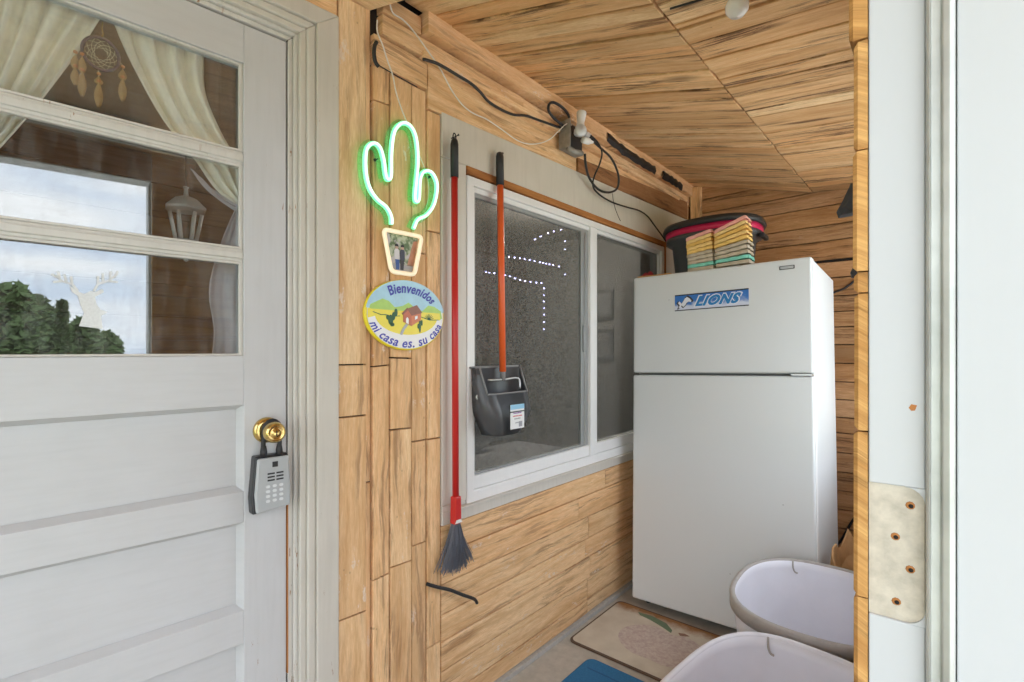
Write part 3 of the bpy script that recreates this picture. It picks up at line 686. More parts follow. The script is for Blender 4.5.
lion = [(.02, .48), (.05, .62), (.07, .50), (.09, .42), (.12, .60), (.15, .82), (.19, .92), (.235, .78), (.27, .60), (.255, .48), (.22, .55), (.18, .46), (.16, .30), (.12, .15), (.09, .28), (.06, .12), (.03, .08), (.055, .30)]
q = MB(); plate(q, TM, lion, .0012, .0018); q.build('lion_outline', M_blackp, mg)
q = MB(); plate(q, TM, [(.14 + (a - .14) * .78, .5 + (b_ - .5) * .78) for a, b_ in lion], .0018, .0023); q.build('lion_body', M_sv, mg)

# ---------------------------------------------------------------- tub and egg cartons on top of the fridge
ztop = FH + .0012
def TT(x, y, z): return TF(x, y, ztop + z)
tb = root('storage_tub', TT(.30, .35, .001), 'black oval plastic tub with a pink rim stripe standing on the refrigerator', 'tub')
def oval(cx, cy, rx, ry, z, T, n=40, p=2.5):
    out = []
    for i in range(n):
        t = 2 * math.pi * i / n; c_, s_ = math.cos(t), math.sin(t)
        out.append(T(cx + rx * math.copysign(abs(c_) ** (2 / p), c_), cy + ry * math.copysign(abs(s_) ** (2 / p), s_), z))
    return out
def loft(mb, rings_, close_first=True, close_last=True, **k):
    n = len(rings_[0]); vs = [p for r in rings_ for p in r]; fs = []; uv = []
    for i in range(len(rings_) - 1):
        for j in range(n):
            j2 = (j + 1) % n; fs.append((i * n + j, i * n + j2, (i + 1) * n + j2, (i + 1) * n + j))
    if close_first: fs.append(tuple(range(n))[::-1])
    if close_last: fs.append(tuple((len(rings_) - 1) * n + j for j in range(n)))
    k.setdefault('smooth', True)
    return mb.add(vs, fs, **k)
tcy = .40; xl_ = on_fridge(667, 240, tcy)[0]; xr_ = on_fridge(765, 236, tcy)[0]; tcx = (xl_ + xr_) / 2; kx = (xr_ - xl_) / 2 / .322; kz = 1.42
q = MB(); loft(q, [oval(tcx, tcy, a * kx, b_, z * kz, TT) for a, b_, z in ((.225, .13, .001), (.235, .14, .004), (.262, .165, .155), (.30, .190, .165), (.302, .192, .180), (.292, .184, .180), (.285, .178, .172), (.255, .155, .16), (.225, .13, .01))]); q.build('basin', M_charc, tb)
q = MB(); loft(q, [oval(tcx, tcy, a * kx, b_, z * kz, TT) for a, b_, z in ((.286, .180, .180), (.303, .193, .180), (.305, .195, .203), (.286, .180, .203))], False, False); q.build('rim_stripe', plain('pink rim plastic', (.62, .02, .10), .35), tb)
q = MB(); loft(q, [oval(tcx, tcy, a * kx, b_, z * kz, TT) for a, b_, z in ((.290, .183, .2035), (.316, .206, .2035), (.322, .212, .212), (.312, .204, .228), (.24, .15, .236), (.10, .06, .238))], True, True); q.build('lid', M_blackp, tb)
q = MB(); q.box((tcx + .303 * kx, tcy - .05, .150 * kz), (tcx + .33 * kx, tcy + .05, .166 * kz), T=TT); q.build('handle', M_blackp, tb, bevel=.004)

colk = [('beige', (.50, .42, .31)), ('teal', (.22, .62, .50)), ('beige', (.50, .42, .31)), ('beige', (.55, .47, .36)), ('beige', (.50, .42, .31)), ('yellow', (.85, .55, .16)), ('yellow', (.88, .60, .22)), ('yellow', (.82, .50, .13)), ('yellow', (.88, .62, .25)), ('pink', (.86, .42, .36))]
def egg_tray(cx, cy, z, ang, mat, base, nx=3, ny=2, cell=.049):
    W_, D_ = nx * cell, ny * cell; q = MB(); rows = []; N = 5
    ca, sa = math.cos(ang), math.sin(ang)
    def TR2(x, y, h): return TT(cx + (x * ca - h * sa), cy + y, z + x * sa + h * ca)
    for sgn, hh in ((1, .0), (0, .0032)):
        rows = []
        for j in range(ny * N + 1):
            r = []
            for i in range(nx * N + 1):
                x = -W_ / 2 + W_ * i / (nx * N); y_ = -D_ / 2 + D_ * j / (ny * N)
                bu = abs(math.sin(math.pi * i / N)) * abs(math.sin(math.pi * j / N))
                edge = 1 if (i in (0, nx * N) or j in (0, ny * N)) else 0
                flare = .004 * abs(math.sin(math.pi * (i if j in (0, ny * N) else j) / N)) if edge else 0
                yy = y_ + (math.copysign(flare, y_) if j in (0, ny * N) else 0); xx = x + (math.copysign(flare, x) if i in (0, nx * N) else 0)
                r.append(TR2(xx, yy, .017 * bu ** .6 + hh + (.002 if edge else 0)))
            rows.append(r)
        sheet(q, rows, smooth=False)
    # folded skirt round the edge
    for sx, sy in ((0, -1), (0, 1), (-1, 0), (1, 0)):
        P = []
        for i in range(13):
            t = i / 12 - .5; w2 = .0045 * abs(math.sin(math.pi * i / 12 * (nx if sy else ny)))
            if sy: P.append((t * W_, sy * (D_ / 2 + .001 + w2)))
            else: P.append((sx * (W_ / 2 + .001 + w2), t * D_))
        sheet(q, [[TR2(a, b_, .0) for a, b_ in P], [TR2(a * 1.012, b_ * 1.02, .007) for a, b_ in P], [TR2(a * .985, b_ * .98, .0165) for a, b_ in P]])
    return q.build('egg_carton', mat)
CM = {}
for nm, c_ in colk: CM.setdefault(nm + str(c_), plain('pulp ' + nm + str(len(CM)), c_, .9, grain=.22, gscale=70, bumpy=.3))
words = {0: 'lowest', 1: 'second from the bottom', 2: 'third from the bottom', 3: 'fourth from the bottom', 4: 'middle', 5: 'just above the beige ones', 6: 'second yellow from below', 7: 'second yellow from above', 8: 'just under the pink one', 9: 'on top'}
for side, (cx, cy, tilt, pitch) in enumerate(((.340, .075, .10, .0187), (.490, .075, .10, .0192))):
    for i, (nm, c_) in enumerate(colk):
        ang = (.01 + i * .024) if side == 0 else (.03 + i * .034)
        zz_ = .004 + i * pitch + (0 if side == 0 else .004 + .0018 * i)
        o = egg_tray(cx + (.0 if side == 0 else .0) + random.uniform(-.002, .002) - i * .0008, cy, zz_, ang, CM[nm + str(c_)], None, cell=.0415 if side == 0 else .0495)
        tag(o, f'{nm} pulp egg carton {words[i]} in the {"left" if side == 0 else "right"} stack on the refrigerator', 'egg carton', 'egg cartons on the refrigerator')
# small things at the left edge of the fridge top
q = MB(); rows = []
for j in range(7):
    rows.append([TT(.015 + .075 * i / 9 + .004 * j * (i % 2), .02 + .012 * j, .003 + .026 * math.sin(math.pi * min(1, i / 9)) * math.sin(math.pi * (j + .6) / 7.2) * (1 + .4 * math.sin(i * 2.1 + j))) for i in range(10)])
sheet(q, rows); q.box((.015, .02, 0), (.09, .09, .003), T=TT); tag(q.build('cloth', plain('dark red cloth', (.38, .02, .03), .8, grain=.4)), 'crumpled dark red cloth on the refrigerator\'s left front corner', 'cloth')
q = MB(); q.box((.02, .006, .0), (.20, .019, .004), T=TT); tag(q.build('wooden_slat', W_edge), 'thin pale wooden slat lying along the refrigerator\'s front top edge', 'slat')

# ================================================================ broom
def hookn(T, y_, z_, name, lab):
    q = MB(); tube(q, [T(y_, z_, .0), T(y_ + .004, z_ + .002, .020), T(y_ + .007, z_ + .006, .034)], .0018, 6); lathe(q, [(.0, 0), (.004, 0), (.004, .0012), (.0, .0012)], T(y_ + .007, z_ + .006, .034), (1, 0, 0), seg=8)
    return tag(q.build(name, M_black), lab, 'nail')
hookn(TW, 1.222, 2.040, 'nail', 'dark nail the red broom hangs from'); hookn(TW, 1.455, 2.045, 'nail', 'dark nail the orange-handled dustpan hangs from')
br = root('broom', (WX + .03, 1.23, .50), 'red-handled broom with worn grey bristles hanging upside of the floor beside the window', 'broom')
br['label'] = 'red-handled broom with splayed grey bristles hanging left of the window'
def bp(v, n): y_, z_ = on_wall(455.5 - (v < 300) * (300 - v) * .028, v, n); return (y_, z_)
ty, tz = 1.214, 2.030; by_, bz_ = 1.220, .768
NB = .030
q = MB(); tube(q, [TW(ty, tz - .13, NB), TW(by_, bz_, NB)], .0115, 14); q.build('handle', M_red, br)
q = MB(); tube(q, [TW(ty, tz - .135, NB), TW(ty, tz - .02, NB), TW(ty, tz - .006, NB), TW(ty, tz, NB)], [.0140, .0140, .011, .006], 14); q.build('grip', M_black, br)
q = MB(); tube(q, spline([TW(ty - .008, tz - .002, NB), TW(ty - .004, tz + .016, NB), TW(ty + .004, tz + .016, NB), TW(ty + .008, tz - .002, NB)], 4), .002, 6); q.build('hanging_loop', M_black, br)
q = MB(); plate(q, lambda a, b_, n: TW(by_ + a, b_, NB + n), [(-.016, .700), (.016, .700), (.015, .795), (-.013, .795)], -.014, .014); q.build('ferrule', M_red, br, bevel=.005)
q = MB(); plate(q, lambda a, b_, n: TW(by_ + a, b_, NB + n), [(-.016, .705), (.016, .705), (.010, .716), (-.010, .716)], .0142, .0156); q.build('ferrule_highlight', M_white, br)
q = MB()
for i in range(330):
    a = random.uniform(-1, 1); d = random.uniform(-1, 1); L = .165 - .022 * abs(a) + random.uniform(-.02, .012); sp = random.choice((1, 1, 1, 1, 1.3))
    p0 = TW(by_ + a * .012, .703, NB + d * .010); fl_ = a * .052 * sp + random.uniform(-.010, .010)
    p1 = TW(by_ + a * .012 + fl_ * .35, .703 - L * .45, NB + d * .014); p2 = TW(by_ + a * .012 + fl_ * 1.0 + random.uniform(-.008, .008), .703 - L, NB + d * .018)
    tube(q, [p0, p1, p2], .0011, 3, cap=False)
q.build('bristles', plain('grey bristle', (.17, .185, .23), .7, grain=.4, gscale=200), br)

# ================================================================ lobby dustpan
dp = root('dustpan', (WX + .03, 1.47, .98), 'black upright dustpan with an orange handle hanging in front of the window', 'dustpan')
dy = 1.449
q = MB(); tube(q, [TW(dy, 1.93, .032), TW(dy, 1.218, .045)], .0125, 14); q.build('handle', M_orange, dp)
q = MB(); tube(q, [TW(dy, 1.925, .032), TW(dy, 2.035, .030), TW(dy, 2.048, .030), TW(dy, 2.052, .030)], [.0150, .0150, .012, .006], 14); q.build('grip', M_black, dp)
q = MB(); tube(q, [TW(dy, 1.225, .045), TW(dy, 1.185, .046)], .010, 10); q.build('handle_socket', M_gask, dp)
q = MB(); tube(q, spline([TW(dy - .085, 1.190, .05), TW(dy, 1.188, .046), TW(dy + .085, 1.190, .05), TW(dy + .09, 1.150, .055)], 4), .004, 8); q.build('wire_bracket', M_steel, dp)
# pan : shell lofted from the open top to the lower lip
def pan_ring(t, inner):
    z_ = 1.235 - .25 * t; hw = (.134 - .010 * t - .05 * max(0, t - .62) / .38) - inner; dep = .028 + .070 * min(1, t * 1.6) - .02 * max(0, t - .75) / .25 - inner; n0 = .010 + inner
    c = dy + .000 - .005 * t
    pts = [(-hw, n0), (-hw, n0 + dep * .55), (-hw * .86, n0 + dep * .9), (-hw * .6, n0 + dep), (hw * .6, n0 + dep), (hw * .86, n0 + dep * .9), (hw, n0 + dep * .55), (hw, n0)]
    return c, z_, pts
q = MB()
TS = [0, .1, .2, .3, .38, .5, .65, .8, .92, 1.0]
for inner in (0, .004):
    # back, sides full height; front wall only from t=.38 down
    rows = []
    for t in TS:
        c, z_, p = pan_ring(t, inner); rows.append([TW(c + a, z_, n_) for a, n_ in p])
    vs_ = [x for r_ in rows for x in r_]; fs = []
    for i in range(len(TS) - 1):
        for j in range(8):
            j2 = (j + 1) % 8
            if TS[i] < .38 and j in (2, 3, 4): continue
            if TS[i] < .10 and j in (1, 5): continue
            fs.append((i * 8 + j, i * 8 + j2, (i + 1) * 8 + j2, (i + 1) * 8 + j))
    if inner == 0: fs.append(tuple((len(TS) - 1) * 8 + j for j in range(8)))
    q.add(vs_, fs, smooth=True)
pan = q.build('pan', M_charc, dp); pan.data.materials[0].node_tree.nodes['Principled BSDF'].inputs['Roughness'].default_value = .35
q = MB(); q.box((dy - .145, 1.232, .006), (dy + .130, 1.240, .016), T=TW); q.build('rear_lip', M_gask, dp, bevel=.002)
q = MB()
for s_ in (-1, 1):
    pts = []
    for t in (0, .1, .2, .3, .38):
        c, z_, p = pan_ring(t, 0); a, n_ = p[2] if s_ < 0 else p[5]; pts.append(TW(c + a, z_, n_))
    if s_ < 0: L_ = pts
    else: R_ = pts
c, z_, p = pan_ring(.38, 0); front = [TW(c + a, z_, n_) for a, n_ in (p[2], p[3], p[4], p[5])]
tube(q, L_ + front[1:3] + R_[::-1], .0035, 6); q.build('rolled_edge', M_gask, dp)
for s_ in (-1,):
    q = MB(); c, z_, p = pan_ring(.5, 0); lathe(q, [(.0, 0), (.012, 0), (.010, .005), (.005, .005), (.0, .003)], TW(c - .124, 1.13, .04), (.35, -.9, 0), seg=12); q.build('pivot_cap', M_steel, dp)
c, z_, p = pan_ring(.60, 0); nf = p[3][1] + .0012
lbx = dy + .012
q = MB(); q.box((lbx - .040, 1.008, nf), (lbx + .040, 1.098, nf + .0012), T=TW); stk = q.build('sticker', plain('sticker paper', (.78, .78, .78), .5), dp)
q = MB(); q.box((lbx - .040, 1.080, nf + .0012), (lbx + .040, 1.098, nf + .0017), T=TW); q.build('sticker_band', plain('sky blue ink', (.28, .55, .75), .5), stk)
M_ink1, M_ink2, M_ink3 = plain('purple ink', (.22, .06, .35), .5), plain('red ink', (.65, .12, .15), .5), plain('grey ink', (.35, .35, .38), .5)
for zz_, w_, mm in ((1.064, .046, M_ink1), (1.053, .052, M_ink2), (1.043, .036, M_ink3), (1.028, .026, M_ink3)):
    q = MB(); x_ = -w_ / 2
    while x_ < w_ / 2:
        k_ = random.uniform(.003, .007); q.box((lbx + x_, zz_, nf + .0012), (lbx + min(x_ + k_, w_ / 2), zz_ + random.uniform(.0035, .005), nf + .0016), T=TW); x_ += k_ + .0015
    q.build('sticker_print', mm, stk)
q = MB(); q.box((lbx + .008, 1.014, nf + .0012), (lbx + .028, 1.034, nf + .0016), T=TW); q.build('sticker_print', M_ink3, stk)

# ================================================================ neon cactus sign
cs = root('cactus_neon_sign', (WX, 1.02, 1.55), 'glowing green neon cactus sign in a lit pot frame with a small photo', 'neon sign')
def z1(pts, x0=355, y0=110, s=.2639, n=.030): return [on_wall(x0 + a * s, y0 + b_ * s, n) for a, b_ in pts]
line = z1([(142, 432), (140, 402), (122, 367), (88, 338), (60, 298), (45, 242), (43, 175), (52, 138), (76, 124), (98, 142), (112, 190), (120, 248), (130, 262), (140, 246), (141, 160), (152, 82), (182, 48), (214, 60), (235, 108), (241, 200), (230, 325), (238, 346), (246, 332), (250, 262), (266, 232), (294, 236), (314, 282), (304, 352), (276, 396), (242, 414), (226, 448)])
M_neon = plain('lit green silicone', (.30, .90, .50), .4, emit=(.13, 1.0, .42), es=.55)
M_neonc = plain('lit green core', (.7, 1, .8), .4, emit=(.60, 1.0, .78), es=.60)
M_acry = glassy('clear acrylic', .06, tint=(.80, .97, .84), dirt=.02)
sp_ = spline([TW(a, b_, .022) for a, b_ in line], 5)
q = MB(); tube(q, sp_, .0068, 8); q.build('neon_outline', M_neon, cs)
sp2 = spline([TW(a, b_, .0285) for a, b_ in line], 5)
q = MB(); tube(q, sp2, .0042, 8); q.build('neon_core', M_neonc, cs)
bk = MB(); sp3 = [(p.y, p.z) for p in sp_[::2]]
for s_i in range(1): stroke(bk, TW, sp3, .030, .006, .010)
bk.build('acrylic_back', M_acry, cs)
pot = z1([(112, 450), (258, 480), (230, 624), (142, 612)])
def rounded(poly, r, n=4):
    out = []
    for i, p in enumerate(poly):
        p = Vector(p); a = (Vector(poly[i - 1]) - p).normalized(); b_ = (Vector(poly[(i + 1) % len(poly)]) - p).normalized()
        for k in range(n + 1):
            t = k / n; out.append(tuple((1 - t) ** 2 * (p + a * r) + 2 * t * (1 - t) * p + t * t * (p + b_ * r)))
    return out
pr = rounded(pot, .016)
M_warm = plain('lit warm silicone', (1, .9, .7), .4, emit=(1.0, .80, .50), es=.16)
q = MB(); tube(q, [TW(a, b_, .024) for a, b_ in pr], .0072, 8, closed=True); q.build('pot_frame', M_warm, cs)
q = MB(); plate(q, TW, [(Vector((sum(p[0] for p in pot) / 4, sum(p[1] for p in pot) / 4)) * .06 + Vector(p) * .94)[:] for p in pot], .008, .014); ph = q.build('photo', None, cs) if False else None
pc = Vector((sum(p[0] for p in pot) / 4, sum(p[1] for p in pot) / 4))
def PT(a, b_, n):   # photo plane: a,b in 0..1 inside the pot
    P0, P1, P2, P3 = [Vector(p) for p in pot]   # TL TR BR BL
    top = P0.lerp(P1, a); bot = P3.lerp(P2, a); p = bot.lerp(top, b_); return TW(p.x, p.y, n)
m, n, b = new('photo print'); o_ = nd(n, 'ShaderNodeTexCoord').outputs['Object']
c_ = mixc(n, ramp(n, noise_(n, o_, 55, 4), .42, .60), (.10, .16, .06), (.46, .50, .34))
c_ = mixc(n, ramp(n, noise_(n, mapping(n, o_, (1, 1, 1), (4, 4, 4)), 32, 3), .52, .60), c_, (.50, .46, .46))
n.links.new(c_, b.inputs['Base Color']); b.inputs['Roughness'].default_value = .4
q = MB(); q.box((.04, .04, .008), (.96, .97, .014), T=PT); ph = q.build('photo', m, cs)
def pp(poly, col, nm='photo_print', z_=.0144):
    q = MB(); plate(q, PT, poly, .014, z_); q.build(nm, col, ph)
pp([(.05, .04), (.95, .04), (.95, .24), (.05, .24)], plain('path grey', (.44, .42, .40), .6, grain=.4)); pp([(.72, .22), (.95, .22), (.95, .88), (.84, .86)], plain('warm red leaves', (.55, .26, .16), .6, grain=.5))
pp([(.10, .14), (.9, .14), (.9, .19), (.10, .21)], M_ink3, z_=.0147)
for cx_, top_, bot_ in ((.36, plain('pale jacket', (.68, .68, .70), .6), plain('blue jeans', (.06, .12, .34), .6)), (.53, plain('dark jacket', (.06, .07, .10), .6), plain('dark trousers', (.05, .05, .06), .6))):
    pp([(cx_ - .07, .09), (cx_ + .06, .09), (cx_ + .07, .36), (cx_ - .07, .36)], bot_, z_=.0150); pp([(cx_ - .10, .34), (cx_ + .09, .34), (cx_ + .07, .56), (cx_ + .03, .61), (cx_ - .04, .61), (cx_ - .08, .55)], top_, z_=.0153)
    pp([(cx_ - .04, .60), (cx_ + .04, .60), (cx_ + .045, .67), (cx_, .705), (cx_ - .045, .67)], plain('skin tone', (.55, .36, .27), .6), z_=.0156); pp([(cx_ - .05, .66), (cx_ + .05, .66), (cx_ + .04, .71), (cx_, .73), (cx_ - .04, .71)], M_black, z_=.0159)
for a_, b_ in ((74, 190), (278, 255)):
    y_, z_ = on_wall(355 + a_ * .2639, 110 + b_ * .2639); q = MB(); lathe(q, [(0, 0), (.005, 0), (.004, .005), (0, .006)], TW(y_, z_, .001), (1, 0, 0), seg=10); tube(q, [TW(y_, z_, .0), TW(y_, z_, .018)], .0016, 6)
    tag(q.build('screw', M_black), 'small dark screw inside the ' + ('left' if a_ < 100 else 'right') + ' arm of the neon cactus', 'screw')

# ================================================================ oval welcome plaque
pq = root('welcome_plaque', (WX, 1.027, 1.30), 'oval painted Bienvenidos welcome plaque with a red house and cacti', 'plaque')
PCY, PCZ = 1.023, 1.411; RA, RB = .157, .112; TLT = .0
def TPq(a, b_, n): return TW(PCY + a * math.cos(TLT) - b_ * math.sin(TLT), PCZ + a * math.sin(TLT) + b_ * math.cos(TLT), n)
def ell(ra, rb, n=56): return [(ra * math.cos(2 * math.pi * i / n), rb * math.sin(2 * math.pi * i / n)) for i in range(n)]
M_yel = plain('yellow glaze', (.86, .72, .03), .3, grain=.15, gscale=20)
q = MB(); loft(q, [[TPq(a, b_, n_) for a, b_ in ell(RA * k_, RB * k_)] for k_, n_ in ((.96, .002), (1.0, .005), (1.0, .012), (.975, .0155), (.96, .016))]); q.build('rim', M_yel, pq)
def region(poly, col, n0, n1, name, par=pq, **k):
    q = MB(); plate(q, TPq, poly, n0, n1); return q.build(name, col, par)
region(ell(RA * .955, RB * .955), plain('white glaze', (.80, .80, .78), .3), .016, .0165, 'painted_face')
def arcpts(ra, rb, t0, t1, n=24): return [(ra * math.cos(R(t0 + (t1 - t0) * i / n)), rb * math.sin(R(t0 + (t1 - t0) * i / n))) for i in range(n + 1)]
region(arcpts(RA * .985, RB * .985, 8, 172, 30), plain('pale blue glaze', (.40, .66, .80), .3, grain=.35, gscale=30), .0161, .0168, 'painted_sky')
ins = .86
region([(-.146, .004), (-.138, .026), (-.095, .046), (-.072, .040), (-.05, .022), (-.02, .028), (.004, .040), (.030, .024), (.060, .016), (.085, .036), (.110, .034), (.140, .020), (.146, -.004), (.130, -.012), (-.130, -.012)], plain('pale green hills', (.42, .66, .12), .35, grain=.3, gscale=40), .0168, .0172, 'painted_hills')
region(arcpts(RA * .87, RB * .80, 180 - 8, 368, 40), M_yel, .0165, .0174, 'painted_ground')
region(arcpts(RA * .94, RB * .955, 172, 200, 8) + arcpts(RA * .87, RB * .80, 200, 172, 8), M_yel, .0165, .0174, 'painted_ground') 
white = plain('white banner glaze', (.84, .84, .84), .3)
ban = arcpts(RA * .95, RB * .95, 188, 352, 40) + arcpts(RA * .79, RB * .56, 352, 188, 40)
region(ban, white, .0165, .0180, 'painted_banner')
M_brk = plain('house red', (.55, .14, .06), .4, grain=.2); M_brk2 = plain('house orange', (.65, .20, .08), .4); M_roofp = plain('roof brown', (.30, .11, .06), .4, grain=.4)
region([(-.018, -.022), (.014, -.034), (.014, .000), (-.002, .018), (-.018, .004)], M_brk, .0174, .0190, 'painted_house')
region([(.014, -.034), (.052, -.014), (.054, .010), (.014, .000)], M_brk2, .0174, .0190, 'painted_house')
region([(-.004, .020), (.036, .034), (.058, .010), (.015, -.001)], M_roofp, .0174, .0194, 'painted_roof'); region([(-.024, .004), (-.002, .024), (.000, .016), (-.020, .0)], M_roofp, .0174, .0194, 'painted_roof')
region([(-.008, -.025), (.002, -.029), (.002, -.012), (-.003, -.006), (-.008, -.012)], white, .0190, .0196, 'painted_door'); region([(.028, -.014), (.038, -.009), (.038, .000), (.028, -.003)], white, .0190, .0196, 'painted_window')
region([(-.008, -.027), (.002, -.031), (-.012, -.045), (-.022, -.064), (-.032, -.062), (-.022, -.044)], plain('grey path', (.42, .44, .46), .4), .0180, .0186, 'painted_path')
M_cg = plain('cactus green paint', (.04, .13, .06), .5)
def blob(cx, cy, rx, ry): return [(cx + rx * math.cos(2 * math.pi * i / 12), cy + ry * math.sin(2 * math.pi * i / 12)) for i in range(12)]
for bl in ((-.066, -.018, .009, .016), (-.055, -.006, .006, .013), (-.046, .006, .006, .012), (-.077, -.010, .005, .008), (-.060, -.032, .008, .006)): region(blob(*bl), M_cg, .0174, .0188, 'painted_cactus')
for bl in ((.049, -.030, .0045, .024), (.057, -.022, .003, .010), (.042, -.034, .003, .008)): region(blob(*bl), M_cg, .0174, .0188, 'painted_cactus')
for a_ in range(20, 161, 20):
    q = MB(); stroke(q, TPq, [(.088, -.012), (.088 + .020 * math.cos(R(a_)), -.012 + .020 * math.sin(R(a_)))], .0016, .0174, .0182); q.build('painted_agave', M_cg, pq)
q = MB(); stroke(q, TPq, [(-.13, .004), (-.10, -.004), (-.085, -.002), (-.07, -.008), (-.03, -.004)], .0022, .0174, .0181); q.build('painted_grass', M_cg, pq); q = MB(); stroke(q, TPq, [(.055, -.004), (.09, -.012), (.13, -.010)], .0022, .0174, .0181); q.build('painted_grass', M_cg, pq)
M_ultra = plain('ultramarine lettering', (.045, .05, .42), .35)
def arc_text(st, ra, rb, tc, span, h, flip, name):
    vs, fs = text2d(st, 1.0, .22, 1.08, .022)
    xs = [p[0] for p in vs]; ys = [p[1] for p in vs]; w_ = max(xs) - min(xs); lo, hi = -.02, .72
    P = []
    for x_, y_ in vs:
        f_ = (x_ - min(xs)) / w_; t = tc - span / 2 * (1 if not flip else -1) * (2 * f_ - 1); r_ = (y_ - lo) / (hi - lo) * h
        t = R(t); off = r_ if not flip else -r_ + h
        ra2, rb2 = ra + off, rb + off
        P.append((ra2 * math.cos(t), rb2 * math.sin(t)))
    q = MB(); q.add([TPq(a, b_, .0181) for a, b_ in P], fs); q.add([TPq(a, b_, .0187) for a, b_ in P], fs); return q.build(name, M_ultra, pq)
arc_text('Bienvenidos', .114, .070, 80, 92, .032, False, 'lettering')
arc_text('mi casa es. su casa', .120, .074, 270, 146, .030, True, 'lettering')

# ================================================================ cables, cords, outlet
def wire(name, px, r, mat, lab, cat, n=.006, ns=None, seg=8, k=6):
    q = MB(); pts = []
    for i, (u, v) in enumerate(px):
        nn = ns[i] if ns else n; y_, z_ = on_wall(u, v, nn); pts.append(TW(y_, z_, nn))
    tube(q, spline(pts, k), r, seg); return tag(q.build(name, mat), lab, cat)
def r4(p): return [(340 + a / 3.003, b_ / 3.003) for a, b_ in p]
wire('power_cord', r4([(150, 12), (160, 40), (190, 60), (222, 95), (262, 150), (300, 205), (335, 270), (368, 315), (400, 340), (440, 358), (485, 388), (530, 420), (565, 432), (600, 430), (630, 418), (658, 392), (680, 372), (696, 376)]), 0.0023, M_cord, 'thin white cord swagging from the ceiling corner to the outlet', 'cord', ns=[.035, .016, .018, .016, .03, .035, .035, .03, .028, .028, .028, .028, .028, .03, .035, .045, .06, .062])
wire('neon_cord', r4([(112, 60), (112, 95), (128, 135), (142, 180), (158, 225), (168, 275), (184, 325), (198, 360), (202, 368)]), .0021, M_cord, 'thin white cord dropping to the top of the neon cactus', 'cord', ns=[.014] * 8 + [.020])
wire('neon_cord', r4([(240, 470), (252, 500), (264, 540), (266, 590), (254, 640), (244, 668)]), .0013, M_cord, 'short white wire behind the right arm of the neon cactus', 'cord', n=.006)
wire('black_cable', r4([(116, 200), (106, 185), (102, 160), (104, 138), (110, 126)]), .006, M_black, 'short black cable end curled beside the wide left plank', 'cable', ns=[.012] * 5, seg=8)
wire('black_cable', r4([(250, 178), (285, 188), (318, 205), (356, 228), (392, 250), (420, 275), (446, 305), (482, 328), (520, 344), (560, 348), (600, 362), (640, 376), (672, 386)]), .0052, M_black, 'black cable running along the boards to the outlet box', 'cable', ns=[.052, .052, .052, .050, .045, .036, .030, .024, .020, .020, .022, .028, .034])
wire('black_cable', r4([(120, 198), (160, 222), (200, 244), (232, 262)]), .0016, M_black, 'thin dark wire stapled above the vertical planks', 'cable', n=.006)
ob = root('outlet_box', TW(2.09, 2.22, .0), 'weathered grey metal outdoor outlet box with flip cover above the window', 'outlet box')
y_, z_ = on_wall(578, 140, .03)
OY, OZ = y_ - .082, z_ - .020
q = MB(); q.box((OY - .050, OZ - .060, .012), (OY + .085, OZ + .062, .052), T=TW); q.build('box', M_grey, ob, bevel=.005)
q = MB(); q.box((OY - .044, OZ - .050, .052), (OY + .078, OZ + .052, .0545), T=TW); q.build('face_plate', M_blackp, ob)
q = MB(); plate(q, TW, [(OY - .054, OZ - .062), (OY - .048, OZ - .062), (OY - .048, OZ + .062), (OY - .054, OZ + .062)], .050, .078); q.build('flip_cover', M_grey, ob, bevel=.002)
q = MB(); tube(q, spline([TW(OY - .045, OZ - .062, .06), TW(OY - .02, OZ - .075, .075), TW(OY + .01, OZ - .072, .08), TW(OY + .045, OZ - .064, .072)], 4), .012, 8); q.build('lower_cover', M_grey, ob)
lh = root('socket_adapter', TW(OY + .03, OZ + .03, .09), 'white plug-in lamp socket adapter standing up from the outlet box', 'adapter')
ax_ = TW(OY - .012, OZ + .012, .098)
q = MB(); lathe(q, [(.0, 0), (.022, 0), (.026, .006), (.026, .020), (.018, .032), (.018, .050), (.016, .052), (.019, .075), (.022, .100), (.020, .104), (.0, .104)], ax_ + Vector((0, 0, -.018)), (0.05, .10, 1), seg=20); q.build('socket', M_white, lh)
q = MB(); lathe(q, [(.0, 0), (.024, 0), (.027, .004), (.024, .012), (.0, .014)], ax_ + Vector((.012, -.010, -.005)), (.75, -.65, 0), seg=20); q.build('dial', M_lite, lh)
q = MB(); lathe(q, [(.0, 0), (.013, 0), (.013, .03), (.009, .04), (.0, .04)], TW(OY + .035, OZ + .016, .095), (.2, 1, -.1), seg=14); tag(q.build('plug', M_lite), 'clear grey plug on the right of the outlet box', 'plug')
q = MB(); lathe(q, [(.0, 0), (.012, 0), (.014, .01), (.014, .042), (.008, .055), (.006, .07), (.0, .07)], TW(OY - .006, OZ - .030, .112), (.1, .85, .12), seg=14); tag(q.build('plug', M_white), 'white plug lying across the lower outlet', 'plug')
def r5(p): return [(540 + a * .2198, 90 + b_ * .2198) for a, b_ in p]
wire('black_cable', r5([(118, 168), (132, 140), (128, 112), (100, 78), (66, 58), (44, 62), (38, 90), (56, 120), (84, 146), (110, 165)]), .0058, M_black, 'black cable loop above the outlet box', 'cable', ns=[.05, .05, .052, .055, .055, .055, .055, .052, .05, .05])
wire('extension_cord', r5([(228, 212), (250, 240), (285, 272), (320, 305), (345, 350), (358, 400), (352, 445), (325, 464), (285, 462), (250, 438), (222, 395), (208, 340), (204, 290)]), .0056, M_black, 'thick black cord hanging in a loop below the outlet box', 'cord', ns=[.11, .10, .09, .08, .07, .06, .05, .045, .045, .045, .05, .07, .08])
